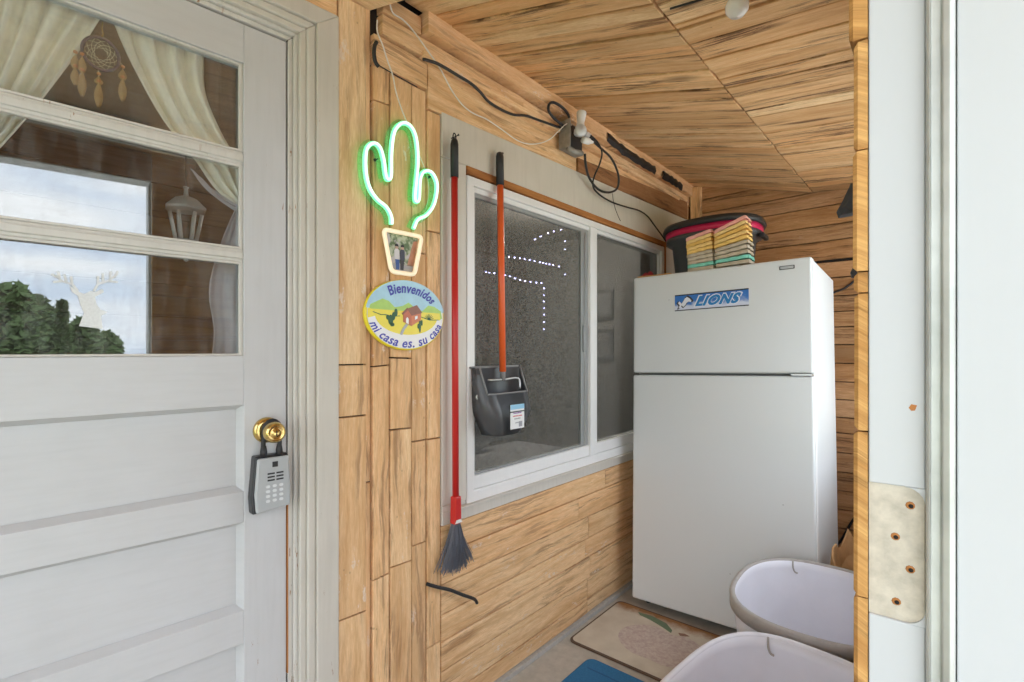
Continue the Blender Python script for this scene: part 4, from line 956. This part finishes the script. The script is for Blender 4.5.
wire('extension_cord', r5([(232, 208), (262, 238), (282, 285), (270, 340), (250, 385), (240, 425), (250, 455), (290, 490), (340, 515), (400, 534), (450, 548), (490, 575), (520, 615), (550, 655), (574, 690)]), .0040, M_black, 'black cord trailing from the outlet down behind the refrigerator', 'cord', ns=[.118, .11, .09, .07, .06, .05, .036, .03, .028, .026, .024, .024, .024, .03, .04])
wire('thin_wire', r5([(330, 470), (334, 505), (346, 550), (366, 596)]), .0014, M_black, 'thin black wire crossing the trim above the window', 'wire', n=.008)
wire('black_cable', [(427, 584), (437, 587), (450, 590), (463, 595), (474, 599), (477, 603)], .0058, M_black, 'short black cable stub poking across the planks under the broom', 'cable', ns=[.007, .012, .018, .022, .024, .022])
# torn black roofing felt in the eaves
q = MB()
for seg_ in (((607, 136), (622, 149), (640, 161), (655, 170)), ((662, 174), (672, 180), (682, 187))):
    P = [on_wall(u, v, .042) for u, v in seg_]; rowsn = []
    for i in range(len(P) * 5 - 4):
        k_ = i / 5; a = int(min(k_, len(P) - 2)); t = k_ - a; y_ = P[a][0] + (P[a + 1][0] - P[a][0]) * t; z_ = P[a][1] + (P[a + 1][1] - P[a][1]) * t
        w_ = .024 + .010 * noise.noise(Vector((y_ * 22, 0, 0))); rowsn.append([TW(y_, z_ - w_ + (-w_ * .2 if i % 2 else 0), .041), TW(y_, z_ - w_ * .3, .050 + .008 * noise.noise(Vector((y_ * 40, 3, 0)))), TW(y_, z_ + w_ * .4, .048), TW(y_ + .004, z_ + w_ * (1.1 if i % 2 else .8), .041)])
    sheet(q, rowsn, smooth=False)
tag(q.build('roofing_felt', plain('tarry felt', (.015, .013, .012), .6, grain=.5, bumpy=.6)), 'torn black roofing felt showing through the top ledger board', 'felt')

# ceiling lamp holder
p0 = at_y(737, 4, 1.25); r_ = ray(737, 4)
t_ = 1.0
for i in range(400):
    t_ = .8 + i * .004; p0 = CAM + r_ * t_
    if p0.z > cz(p0.x) - .052: break
cl = root('ceiling_bulb', Vector((p0.x, p0.y, cz(p0.x))), 'white light bulb in a porcelain holder on the plank ceiling', 'light bulb')
q = MB(); lathe(q, [(.0, 0), (.032, 0), (.032, .006), (.020, .014), (.020, .024), (.0, .024)], Vector((p0.x, p0.y, cz(p0.x) - .0)), (0, 0, -1)); q.build('holder', M_white, cl)
q = MB(); lathe(q, [(.0, .022), (.013, .024), (.014, .032), (.022, .042), (.0275, .055), (.026, .068), (.017, .079), (.0, .083)], Vector((p0.x, p0.y, cz(p0.x))), (0, 0, -1), seg=24); q.build('bulb', plain('white glass bulb', (.85, .85, .84), .15), cl)
bat = MB(); yb = p0.y - .075
T_ = lambda a, b_, c: Vector((a, b_, cz(a) + c)); 
plank(bat, T_, rect(-.55, .10, yb - .045, yb - .008), -.002, -.012, 'a', (.3, .2, .2)); tag(bat.build('ceiling_batten', W_beam), 'short brown batten on the ceiling behind the white bulb', 'batten')
q = MB(); tube(q, spline([T_(p0.x - .17, p0.y - .0, -.006), T_(p0.x - .03, p0.y - .0, -.012), T_(p0.x + .05, p0.y + .004, -.012), T_(p0.x + .22, p0.y - .03, -.007)], 6), .003, 6); tag(q.build('lamp_cable', M_black), 'thin black cable running along the ceiling beside the bulb', 'cable')

# ================================================================ things on the floor
MX0, MX1, MY0, MY1 = -1.282, -.66, 1.895, 2.368
mt = root('apple_mat', ((MX0 + MX1) / 2, (MY0 + MY1) / 2, 0), 'beige kitchen mat with a faded apple in front of the refrigerator', 'mat')
q = MB(); plate(q, TI, rrect(MX0, MX1, MY0, MY1, .03), .001, .009); q.build('mat_backing', M_matr, mt, bevel=.002)
q = MB(); plate(q, TI, rrect(MX0 + .010, MX1 - .010, MY0 + .010, MY1 - .012, .026), .009, .0105)
m, n, b = new('beige mat'); o_ = nd(n, 'ShaderNodeTexCoord').outputs['Object']; sp_x = nd(n, 'ShaderNodeSeparateXYZ'); n.links.new(o_, sp_x.inputs[0])
c_ = mixc(n, ramp(n, noise_(n, o_, 9, 6), .35, .75), (.62, .56, .46), (.50, .43, .34))
a_ = nd(n, 'ShaderNodeMath', operation='ADD'); n.links.new(sp_x.outputs[1], a_.inputs[0]); g_ = nd(n, 'ShaderNodeMath', operation='MULTIPLY'); n.links.new(noise_(n, o_, 18, 6, .7), g_.inputs[0]); g_.inputs[1].default_value = .10; n.links.new(g_.outputs[0], a_.inputs[1])
c_ = mixc(n, ramp(n, a_.outputs[0], .20, .26), c_, (.30, .14, .05)); n.links.new(c_, b.inputs['Base Color']); b.inputs['Roughness'].default_value = .7; bump(n, b, noise_(n, o_, 220, 2), .3, .001)
q.build('mat_field', m, mt)
m, n, b = new('faded apple print'); o_ = nd(n, 'ShaderNodeTexCoord').outputs['Object']
n.links.new(mixc(n, ramp(n, noise_(n, o_, 60, 6, .7), .38, .62), (.47, .36, .33), (.60, .52, .46)), b.inputs['Base Color']); b.inputs['Roughness'].default_value = .7
ac = Vector((-.945, 2.12)); ap = []
for i in range(48):
    t = 2 * math.pi * i / 48; rr = .150 * (1 + .05 * math.cos(2 * t)) - .035 * math.exp(-((t - math.pi / 2) / .28) ** 2) - .014 * math.exp(-((t - 3 * math.pi / 2) / .28) ** 2)
    ap.append((ac.x + 1.22 * rr * math.cos(t), ac.y + 1.0 * rr * math.sin(t)))
q = MB(); plate(q, TI, ap, .0105, .0110); q.build('apple_print', m, mt)
q = MB(); plate(q, TI, [(-1.15, 2.315), (-1.08, 2.325), (-1.00, 2.305), (-.955, 2.265), (-.95, 2.24), (-1.0, 2.262), (-1.07, 2.285), (-1.13, 2.295)], .0105, .0112); q.build('leaf_print', plain('green leaf print', (.14, .20, .12), .7, grain=.3), mt)
q = MB(); plate(q, TI, [(-.925, 2.262), (-.90, 2.275), (-.875, 2.268), (-.89, 2.255), (-.91, 2.245)], .0105, .0112); q.build('stem_print', plain('brown stem print', (.25, .14, .10), .7), mt)
bm_ = root('blue_mat', (-.85, 1.5, 0), 'blue pile mat lying in front of the beige apple mat', 'mat')
q = MB(); plate(q, TI, rrect(-1.135, -.62, 1.16, 1.842, .035), .001, .016); q.build('mat_pile', M_blue, bm_, bevel=.006)
for yy in (1.77,):
    q = MB(); q.box((-1.10, yy - .003, .0155), (-.65, yy + .003, .0168)); q.build('seam', plain('blue seam', (.02, .10, .24), .9), bm_)

def bin_(name, cx, cy, rx, ry, h, ang, p, lab, taper=.80):
    rt = root(name, (cx, cy, 0), lab, 'bin', 'grey-white plastic bins')
    ca, sa = math.cos(ang), math.sin(ang)
    def T(x, y_, z_): return Vector((cx + (x * ca - y_ * sa), cy + (x * sa + y_ * ca), z_))
    def rg(k_, z_, d=0, wav=0):
        out = []
        for i in range(64):
            t = 2 * math.pi * i / 64; c_, s_ = math.cos(t), math.sin(t)
            wv = wav * math.sin(3 * t + .6)
            out.append(T((rx * k_ + d) * math.copysign(abs(c_) ** (2 / p), c_), (ry * k_ + d) * math.copysign(abs(s_) ** (2 / p), s_), z_ + wv))
        return out
    q = MB(); loft(q, [rg(taper, .001), rg(taper + .02, .012), rg(.97, h - .035, 0, .001), rg(.975, h - .006, 0, .002), rg(.965, h - .006, -.004, .002), rg(.96, h - .035, -.004, .001), rg(taper + .02, .018, -.004), rg(taper - .02, .008, -.004)])
    q.build('tub', M_bin, rt)
    q = MB(); loft(q, [rg(.976, h - .040, .001, .001), rg(.985, h - .040, .008, .001), rg(1.0, h - .004, .004, .002), rg(.995, h, .0, .002), rg(.965, h, -.003, .002), rg(.962, h - .006, -.003, .002)], False, False)
    q.build('rim', M_rim if 'back' in lab or 'nearer the ref' in lab else M_bin, rt)
    for tt in (115, 60):
        t = R(tt); c_, s_ = math.cos(t), math.sin(t); x_ = (rx * .955) * math.copysign(abs(c_) ** (2 / p), c_); y_ = (ry * .955) * math.copysign(abs(s_) ** (2 / p), s_)
        q = MB(); tube(q, spline([T(x_, y_, h - .002), T(x_ * .985, y_ * .985, h - .03), T(x_ * .98 + .006, y_ * .98, h - .045), T(x_ * .98 + .016, y_ * .98, h - .048)], 4), .0035, 6); q.build('rim_notch', M_rim, rt)
    return rt
bin_('laundry_bin', -.333, 2.035, .268, .322, .45, .04, 2.4, 'pale oval plastic bin with a dirty rim standing nearer the refrigerator')
bin_('laundry_bin', -.300, 1.322, .250, .352, .45, -.10, 2.9, 'pale grey rectangular plastic bin nearest the doorway')

# paper bag, plastic bag and cord in the back corner
def crumple(name, cx, cy, w_, d_, h, mat, lab, cat, seed, zig=.03, z0=.001):
    random.seed(seed); q = MB(); rings = []
    for k_ in range(7):
        f_ = k_ / 6; r = []
        for i in range(28):
            t = 2 * math.pi * i / 28; c_, s_ = math.cos(t), math.sin(t); j = 1 + .10 * f_ * noise.noise(Vector((i * .9, k_ * .8, seed)))
            zz_ = z0 + f_ * h + (zig * f_ ** 3 * noise.noise(Vector((i * 1.7, 5, seed))) * 2)
            r.append(Vector((cx + w_ / 2 * j * math.copysign(abs(c_) ** .5, c_), cy + d_ / 2 * j * math.copysign(abs(s_) ** .5, s_), max(z0, zz_))))
        rings.append(r)
    inner = [[Vector((cx + (p.x - cx) * .95, cy + (p.y - cy) * .95, p.z - .002 + (.004 if k_ == 0 else 0))) for p in r] for k_, r in enumerate(rings)][::-1]
    loft(q, rings + inner, True, True, smooth=False); random.seed(seed + 50)
    return tag(q.build(name, mat), lab, cat)
crumple('paper_bag', -.236, 2.545, .262, .23, .47, M_paper, 'crumpled open brown paper bag behind the bins', 'paper bag', 3, .06)
q = MB(); random.seed(5); rings = []
for k_ in range(9):
    f_ = k_ / 8; rr = .06 * math.sin(math.pi * (.08 + .84 * f_)) + .004
    rings.append([Vector((-.115 + rr * math.cos(t_ * .3927) * (1 + .35 * noise.noise(Vector((t_ * 1.3, k_, 2)))), 2.62 + rr * math.sin(t_ * .3927) * (1 + .35 * noise.noise(Vector((t_ * 1.3, k_, 7)))), .43 + .17 * f_)) for t_ in range(16)])
[r.__iadd__([]) for r in rings]; q = MB(); loft(q, [[p_ + Vector((0, .21, 0)) for p_ in r] for r in rings], smooth=False); tag(q.build('plastic_bag', M_pbag), 'crumpled white plastic bag hanging by the outer wall behind the bins', 'plastic bag')
q = MB(); P = [at_y(u, v, 3.4105) for u, v in ((829, 551), (838, 544), (846, 532), (853, 520), (862, 508), (872, 500))]; tube(q, spline(P, 5), .0065, 8); tag(q.build('extension_cord', M_black), 'black cord rising along the back wall above the paper bag', 'cord')
q = MB(); P = [at_y(u, v, 3.4105) for u, v in ((832, 293), (838, 291), (845, 288), (853, 282), (862, 275), (872, 268))]; tube(q, spline(P, 5), .0060, 8); tag(q.build('extension_cord', M_black), 'black cord on the back wall beside the refrigerator\'s top', 'cord')
# dark cloth things hanging on the outer wall
M_dk = plain('dark grey nylon', (.05, .055, .07), .6, grain=.4)
def hanging(px, Y, name, lab, cat, th_=.05):
    P = [at_y(u, v, Y) for u, v in px]; c = sum(P, Vector()) / len(P); q = MB(); rings = []
    for k_, (f_, s_) in enumerate(((0, .55), (.2, .9), (.5, 1.0), (.8, .85), (1, .5))):
        rings.append([Vector((c.x + (p.x - c.x) * s_ + .006 * noise.noise(p * 30 + Vector((0, k_, 0))), Y - th_ / 2 + th_ * f_, c.z + (p.z - c.z) * s_)) for p in P])
    loft(q, rings, smooth=False); return tag(q.build(name, M_dk), lab, cat)
hanging([(852, 183), (848, 192), (843, 202), (838, 212), (840, 218), (845, 217), (849, 216), (853, 215), (890, 214), (905, 200), (900, 182)], 1.42, 'hanging_cloth', 'dark grey folded cloth hanging high on the outer wall', 'cloth', .06)
hanging([(856, 264), (851, 268), (849, 273), (851, 278), (880, 279), (904, 278), (904, 264)], 1.42, 'hanging_strap', 'dark grey bundle poking out lower on the outer wall', 'strap', .04)

# ================================================================ behind the glass : house interior
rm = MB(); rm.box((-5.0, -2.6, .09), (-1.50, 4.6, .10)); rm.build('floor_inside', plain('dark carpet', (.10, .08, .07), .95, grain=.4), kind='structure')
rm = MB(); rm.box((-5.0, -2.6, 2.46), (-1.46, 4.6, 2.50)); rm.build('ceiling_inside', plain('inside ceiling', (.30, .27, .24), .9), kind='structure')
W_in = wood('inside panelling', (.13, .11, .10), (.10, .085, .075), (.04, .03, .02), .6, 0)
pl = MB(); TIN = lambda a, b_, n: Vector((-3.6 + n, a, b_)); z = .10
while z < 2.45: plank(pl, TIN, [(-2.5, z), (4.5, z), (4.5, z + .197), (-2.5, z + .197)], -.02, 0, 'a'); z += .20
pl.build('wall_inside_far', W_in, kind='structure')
q = MB(); q.box((-3.72, -2.6, .0), (-3.625, 4.6, 2.5)); q.build('wall_inside_core', M_dark, kind='structure')
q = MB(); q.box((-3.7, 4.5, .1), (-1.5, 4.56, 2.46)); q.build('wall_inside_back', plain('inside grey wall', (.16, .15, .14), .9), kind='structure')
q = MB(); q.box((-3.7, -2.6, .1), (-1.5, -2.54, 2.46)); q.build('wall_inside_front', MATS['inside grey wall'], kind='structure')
q = MB(); plate(q, TIN, rect(3.25, 3.60, .9, 2.2), 0, .02); q.build('trim_inside', plain('pale green paint', (.30, .34, .22), .8), kind='structure')
# sofa with cushion seen dimly
sf = root('sofa', (-2.3, 2.1, .10), 'grey sofa back seen dimly through the window screen', 'sofa'); M_sofa = plain('grey upholstery', (.28, .27, .27), .9, grain=.3)
q = MB(); q.box((-2.75, 1.55, .101), (-1.95, 3.3, .55)); q.build('seat', M_sofa, sf, bevel=.05); q = MB(); q.box((-2.95, 1.55, .56), (-2.70, 3.3, 1.12)); q.build('backrest', M_sofa, sf, bevel=.08)
cu = MB(); 
for k_ in range(1): loft(cu, [[Vector((-2.585 + dx, 2.62 + rr * math.cos(R(a_)) * 1.1, .815 + rr * .95 * math.sin(R(a_)) )) for a_ in range(0, 360, 20)] for dx, rr in ((-.07, .10), (-.05, .22), (0, .27), (.05, .22), (.07, .10))])
tag(cu.build('cushion', plain('pale cushion', (.50, .49, .50), .9)), 'pale round cushion seen dimly through the left window screen', 'cushion')
sh = MB(); sh.box((-3.55, 2.3, 1.55), (-3.2, 3.2, 1.72)); tag(sh.build('shelf', plain('dark shelf wood', (.05, .035, .03), .6)), 'dark shelf on the far inside wall behind the left window pane', 'shelf')
for k_, (a_, b_, w_, h_) in enumerate(((4.02, 1.75, .26, .30), (4.02, 1.35, .26, .32))):
    fx = root('picture_frame', (-2.62, 4.49, b_ - h_ / 2), ('upper' if k_ == 0 else 'lower') + ' dark framed picture seen through the right window pane', 'picture frame')
    TPf = lambda a, c, n: Vector((-2.62 + a, 4.495 - n, b_ + c))
    q = MB(); ring(q, TPf, rect(-w_ / 2, w_ / 2, -h_ / 2, h_ / 2), rect(-w_ / 2 + .03, w_ / 2 - .03, -h_ / 2 + .03, h_ / 2 - .03), 0, .02); q.build('frame', M_blackp, fx)
    q = MB(); plate(q, TPf, rect(-w_ / 2 + .03, w_ / 2 - .03, -h_ / 2 + .03, h_ / 2 - .03), 0, .008); q.build('picture', plain('picture print%d' % k_, (.20, .19, .19), .5, grain=.8, gscale=14), fx)
# string of fairy lights
fl_ = root('fairy_lights', (-2.2, 2.2, 1.2), 'string of tiny violet-white fairy lights seen through the window screen', 'string lights')
M_led = plain('lit led', (.7, .65, 1), .4, emit=(.62, .58, 1.0), es=9)
path = [(498, 256), (520, 258), (560, 262), (585, 264)], [(492, 232), (515, 237), (540, 242), (570, 250), (588, 254)], [(543, 270), (543, 295), (544, 318), (544, 338)], [(500, 216), (540, 232), (560, 232)]
path = [r5p for r5p in ([(500, 256), (525, 260), (550, 264), (562, 268)], [(505, 256), (530, 262), (548, 268)], [(544, 288), (544, 337)], [(486, 280), (520, 281)], [(546, 230), (560, 228)])]
path = [[(500, 257), (520, 259), (540, 263), (563, 268)], [(486, 273), (505, 276), (525, 282), (545, 284)], [(544, 289), (544, 312), (544, 338)], [(535, 240), (548, 234), (562, 230)], [(565, 242), (565, 338)]]
bulb0 = None; wires = MB()
for pi, pth in enumerate(path):
    X_ = -2.6; pts = []
    for u, v in pth: r = ray(u, v); pts.append(CAM + r * (X_ / r.x))
    pts = spline(pts, 8); tube(wires, pts, .0008, 4)
    L = 0; nxt = 0
    for a_, b_ in zip(pts[:-1], pts[1:]):
        L += (b_ - a_).length
        if L >= nxt and not (pi in (4,) and random.random() < .6):
            nxt = L + (.045 if pi < 3 else .09)
            if bulb0 is None:
                q = MB(); lathe(q, [(.0, 0), (.0062, .003), (.0062, .009), (.0, .013)], a_, (0, 0, 1), seg=6); bulb0 = q.build('bulb', M_led, fl_); base = a_.copy(); b0l = bulb0.location.copy()
            else:
                c = bulb0.copy(); C.objects.link(c); c.parent = fl_; c.location = b0l + (a_ - base)
for u, v in ((500, 257), (563, 268)): r = ray(u, v); a_ = CAM + r * (-2.6 / r.x); tube(wires, [a_, Vector((a_.x, a_.y, 2.459))], .0008, 4)
wires.build('wire', M_black, fl_)

# ---- curtains just inside the door glass
def dsheet(name, left, right, n0, amp, folds, mat, par, N=40, Mv=22, ph=0., T=TD):
    Lp = spline([Vector((*on_door(u, v, n0), 0)) for u, v in left], 6); Rp = spline([Vector((*on_door(u, v, n0), 0)) for u, v in right], 6)
    rows = []
    for j in range(Mv + 1):
        f_ = j / Mv; a = Lp[min(int(f_ * (len(Lp) - 1)), len(Lp) - 1)].lerp(Lp[min(int(f_ * (len(Lp) - 1)) + 1, len(Lp) - 1)], f_ * (len(Lp) - 1) % 1); b_ = Rp[min(int(f_ * (len(Rp) - 1)), len(Rp) - 1)].lerp(Rp[min(int(f_ * (len(Rp) - 1)) + 1, len(Rp) - 1)], f_ * (len(Rp) - 1) % 1)
        r = []
        for i in range(N + 1):
            t = i / N; p = a.lerp(b_, t); wv = math.sin(2 * math.pi * folds * t + ph + .8 * math.sin(3 * f_)) + .35 * math.sin(2 * math.pi * folds * 2.3 * t + 1.0 + 2 * f_)
            r.append(T(p.x, p.y, n0 + amp * wv))
        rows.append(r)
    q = MB(); sheet(q, rows); o = q.build(name, mat, par)
    md = o.modifiers.new('thick', 'SOLIDIFY'); md.thickness = .0015
    return o
rc = root('curtain', TD(-.45, 1.28, -.09), 'white curtain swept to the right behind the door glass with a grey lower end', 'curtain')
dsheet('drape', [(110, 14), (128, 60), (160, 120), (192, 160), (214, 190), (234, 204)], [(205, 46), (206, 90), (222, 130), (238, 160), (244, 185), (246, 206)], -.098, .015, 3.6, M_cloth, rc)
dsheet('drape_tail', [(190, 168), (202, 186), (218, 200), (236, 212)], [(214, 190), (226, 198), (236, 204), (248, 208)], -.088, .003, 1.0, M_gcloth, rc, Mv=8)
dsheet('drape_tail', [(236, 206), (224, 232), (212, 268), (208, 295), (213, 330), (211, 356)], [(250, 200), (254, 232), (256, 268), (256, 300), (256, 330), (256, 356)], -.092, .006, 1.8, M_gcloth, rc, ph=1.2)
lc = root('curtain', TD(-.95, 1.5, -.09), 'white curtain gathered to the left behind the upper door glass', 'curtain')
dsheet('drape', [(-60, -60), (-40, -20), (-50, 60), (-70, 140), (-90, 200)], [(116, -6), (92, 34), (62, 74), (30, 115), (-10, 160)], -.100, .017, 6.2, M_cloth, lc)
sc = dsheet('sheer_curtain', [(192, 20), (194, 90), (196, 170)], [(262, 40), (262, 110), (262, 175)], -.16, .010, 4.0, M_sheer, None); tag(sc, 'brown sheer curtain at the right of the top door pane', 'curtain')
q = MB(); random.seed(2); cpt = on_door(76, 4, -.075)
for i in range(14): 
    a_ = random.uniform(0, 6.28); tube(q, [TD(cpt[0] + random.uniform(-.02, .02), cpt[1] + random.uniform(-.015, .015), -.075), TD(cpt[0] + .03 * math.cos(a_), cpt[1] + .022 * math.sin(a_), -.072)], .0012, 4)
tag(q.build('crochet_ornament', M_cloth), 'small white crocheted ornament hanging at the top of the left curtain', 'ornament')

# ---- dream catcher
dc = root('dream_catcher', TD(-.63, 1.82, -.075), 'small round dreamcatcher with brown feathers hanging behind the top door pane', 'dreamcatcher')
ND = -.064; c_ = on_door(101, 54, ND); RR = (on_door(101 + 18.5, 60, ND)[0] - on_door(101 - 18.5, 50, ND)[0]) / 2; RZ = (on_door(101, 38, ND)[1] - on_door(101, 70, ND)[1]) / 2
def TDc(a, b_, n=0.0): return TD(c_[0] + a * RR, c_[1] + b_ * RZ, ND + n)
q = MB(); tube(q, [TDc(math.cos(2 * math.pi * i / 32), math.sin(2 * math.pi * i / 32)) for i in range(32)], .0035, 8, closed=True); q.build('hoop', plain('navy wrapped hoop', (.05, .05, .10), .7), dc)
M_thr = plain('cream thread', (.62, .58, .42), .8)
q = MB(); prev = [TDc(.95 * math.cos(2 * math.pi * i / 10), .95 * math.sin(2 * math.pi * i / 10)) for i in range(10)]
for k_ in range(5):
    nxt_ = [(prev[i] + prev[(i + 1) % 10]) / 2 * .86 + TDc(0, 0) * .14 for i in range(10)]
    for i in range(10): tube(q, [prev[i], nxt_[i], prev[(i + 1) % 10]], .0007, 4)
    prev = nxt_
q.build('web', M_thr, dc)
q = MB(); tube(q, spline([TDc(0.1, 2.05), TDc(.05, 1.6), TDc(.12, 1.3), TDc(.0, 1.0)], 5), .0014, 5); q.build('hanging_chain', M_brass, dc)
M_bead = plain('orange bead', (.55, .20, .08), .4); M_feat = plain('tawny feather', (.42, .27, .12), .9, grain=.5, gscale=120)
for (x0, y0), strands in (((-1.05, -.1), [(-1.35, -1.0, -2.3), (-1.0, -1.1, -2.9)]), ((-.15, -1.0), [(-.12, -1.5, -3.3)]), ((1.0, -.1), [(1.2, -.8, -2.5)])):
    for sx_, b1, b2 in strands:
        q = MB(); tube(q, spline([TDc(x0, y0), TDc(sx_, y0 - .25), TDc(sx_, b1), TDc(sx_ + .02, b2)], 4), .0009, 5); q.build('strand', M_thr, dc)
        for bz__ in (y0 - .30, b1 - .25):
            q = MB(); pt = TDc(sx_, bz__, .002); lathe(q, [(.0, -.004), (.004, -.002), (.004, .002), (.0, .004)], pt, (0, 0, 1), seg=8); q.build('bead', M_bead, dc)
        for ft, fb in ((y0 - .45, b1 - .35), (b1 - .35, b2)):
            q = MB(); rows = []
            for j in range(12):
                f_ = j / 11; w_ = .22 * math.sin(math.pi * min(.97, f_ * .9 + .08)) ** .7 * (1 + .18 * (j % 2)); zz_ = ft + (fb - ft) * f_
                rows.append([TDc(sx_ - w_, zz_ - .12, -.002), TDc(sx_ - w_ * .5, zz_ - .04, .002), TDc(sx_, zz_, .004), TDc(sx_ + w_ * .5, zz_ - .04, .002), TDc(sx_ + w_, zz_ - .12, -.002)])
            sheet(q, rows); q.build('feather', M_feat, dc)

# ---- white coach lantern hanging inside
ln = root('coach_lantern', TD(-.9, 1.55, -.6), 'white coach lantern seen through the door glass beside the grey curtain', 'lantern')
NL = -.42
def lpt(u, v): return on_door(u, v, NL)
lc0 = lpt(186, 224); lw = lpt(208, 230)[0] - lpt(164, 230)[0]
LZ = {k_: lpt(186, v)[1] for k_, v in dict(fin=186, peak=196, eave=210, top=213, bot=240, tip=262).items()}
LC = TD(lc0[0], 0, NL); HWd = lw / 2
q = MB(); lathe(q, [(.0, LZ['eave'] - .002), (HWd * 1.0, LZ['eave'] - .002), (HWd * 1.04, LZ['eave'] + .004), (HWd * .55, LZ['peak'] - .010), (HWd * .14, LZ['peak']), (HWd * .10, LZ['fin'] - .01), (HWd * .16, LZ['fin'] - .004), (.0, LZ['fin'])], LC, (0, 0, 1), seg=6, smooth=False); q.build('roof', M_white, ln)
for i in range(6):
    a_ = R(60 * i + 15); q = MB(); tube(q, [LC + Vector((math.cos(a_) * HWd * .72, math.sin(a_) * HWd * .72, LZ['top'])), LC + Vector((math.cos(a_) * HWd * .46, math.sin(a_) * HWd * .46, LZ['bot']))], .0055, 5); q.build('frame_bar', M_white, ln)
q = MB(); lathe(q, [(HWd * .70, LZ['top']), (HWd * .44, LZ['bot'])], LC, (0, 0, 1), seg=6, smooth=False); q.build('lamp_glass', M_wglass, ln)
q = MB(); lathe(q, [(.0, LZ['tip']), (HWd * .12, LZ['tip'] + .004), (HWd * .10, LZ['tip'] + .02), (HWd * .40, LZ['bot'] - .012), (HWd * .50, LZ['bot']), (.0, LZ['bot'] + .001)], LC, (0, 0, 1), seg=6, smooth=False); q.build('base', M_white, ln)
q = MB(); tube(q, [LC + Vector((0, 0, LZ['fin'] - .004)), LC + Vector((0, 0, 2.458))], .0025, 6); q.build('chain', M_black, ln)

# ================================================================ trees and water outside, mirrored in the door glass
def mirror_pt(u, v, dist):
    r = ray(u, v).normalized(); t = (D0.dot(DN) - .05) / r.dot(DN); p = CAM + r * t; d = r - 2 * r.dot(DN) * DN; k_ = dist / Vector((d.x, d.y)).length; return p + d * k_
M_leafd = plain('tree leaves', (.055, .10, .03), .8, grain=.5, gscale=3); M_bark = plain('bark', (.12, .09, .06), .9, grain=.5)
def tree(u, vtop, wpx, dist, lab, conical=False, seed=1):
    random.seed(seed); top = mirror_pt(u, vtop, dist); a = mirror_pt(u - wpx / 2, 345, dist); b_ = mirror_pt(u + wpx / 2, 345, dist)
    rad = (a - b_).length / 2; base = Vector((top.x, top.y, -.18)); H = top.z + .18
    rt = root('tree', base, lab, 'tree', None)
    q = MB(); tube(q, [base, base + Vector((0, 0, H * .5)), base + Vector((0, 0, H * .8))], [.16, .11, .03], 8); q.build('trunk', M_bark, rt)
    q = MB()
    for i in range(1500):
        th_ = random.uniform(0, 6.283); f_ = random.random()
        if conical: rr = rad * (1 - f_) ** .8 * random.uniform(.45, 1.05); z_ = H * (.12 + .88 * f_)
        else: 
            ph_ = math.acos(1 - 2 * random.random()); rr0 = random.uniform(.7, 1.05); lump = 1 + .22 * noise.noise(Vector((math.cos(th_) * 2, math.sin(th_) * 2, ph_ * 2 + seed)))
            rr = rad * math.sin(ph_) * rr0 * lump; z_ = H * .57 + H * .43 * math.cos(ph_) * rr0
        c = base + Vector((rr * math.cos(th_), rr * math.sin(th_), z_)); s_ = random.uniform(.14, .26)
        u1 = Vector((random.gauss(0, 1), random.gauss(0, 1), random.gauss(0, 1))).normalized(); u2_ = u1.orthogonal().normalized()
        q.add([c + u1 * s_, c + u2_ * s_ * .6, c - u1 * s_, c - u2_ * s_ * .6], [(0, 1, 2, 3)])
    q.build('foliage', M_leafd, rt)
tree(12, 285, 66, 24, 'broad dark green tree farthest left in the door glass reflection', seed=1)
tree(38, 296, 34, 26, 'broad green tree just left of the conical one in the reflection', seed=2)
tree(62, 303, 24, 25, 'conical evergreen tree reflected at the middle of the lowest pane', True, seed=3)
tree(84, 318, 34, 27, 'low bushy tree reflected behind the deer decal', seed=4)
tree(106, 333, 32, 33, 'lowest bushy tree at the right end of the reflected tree line', seed=6)
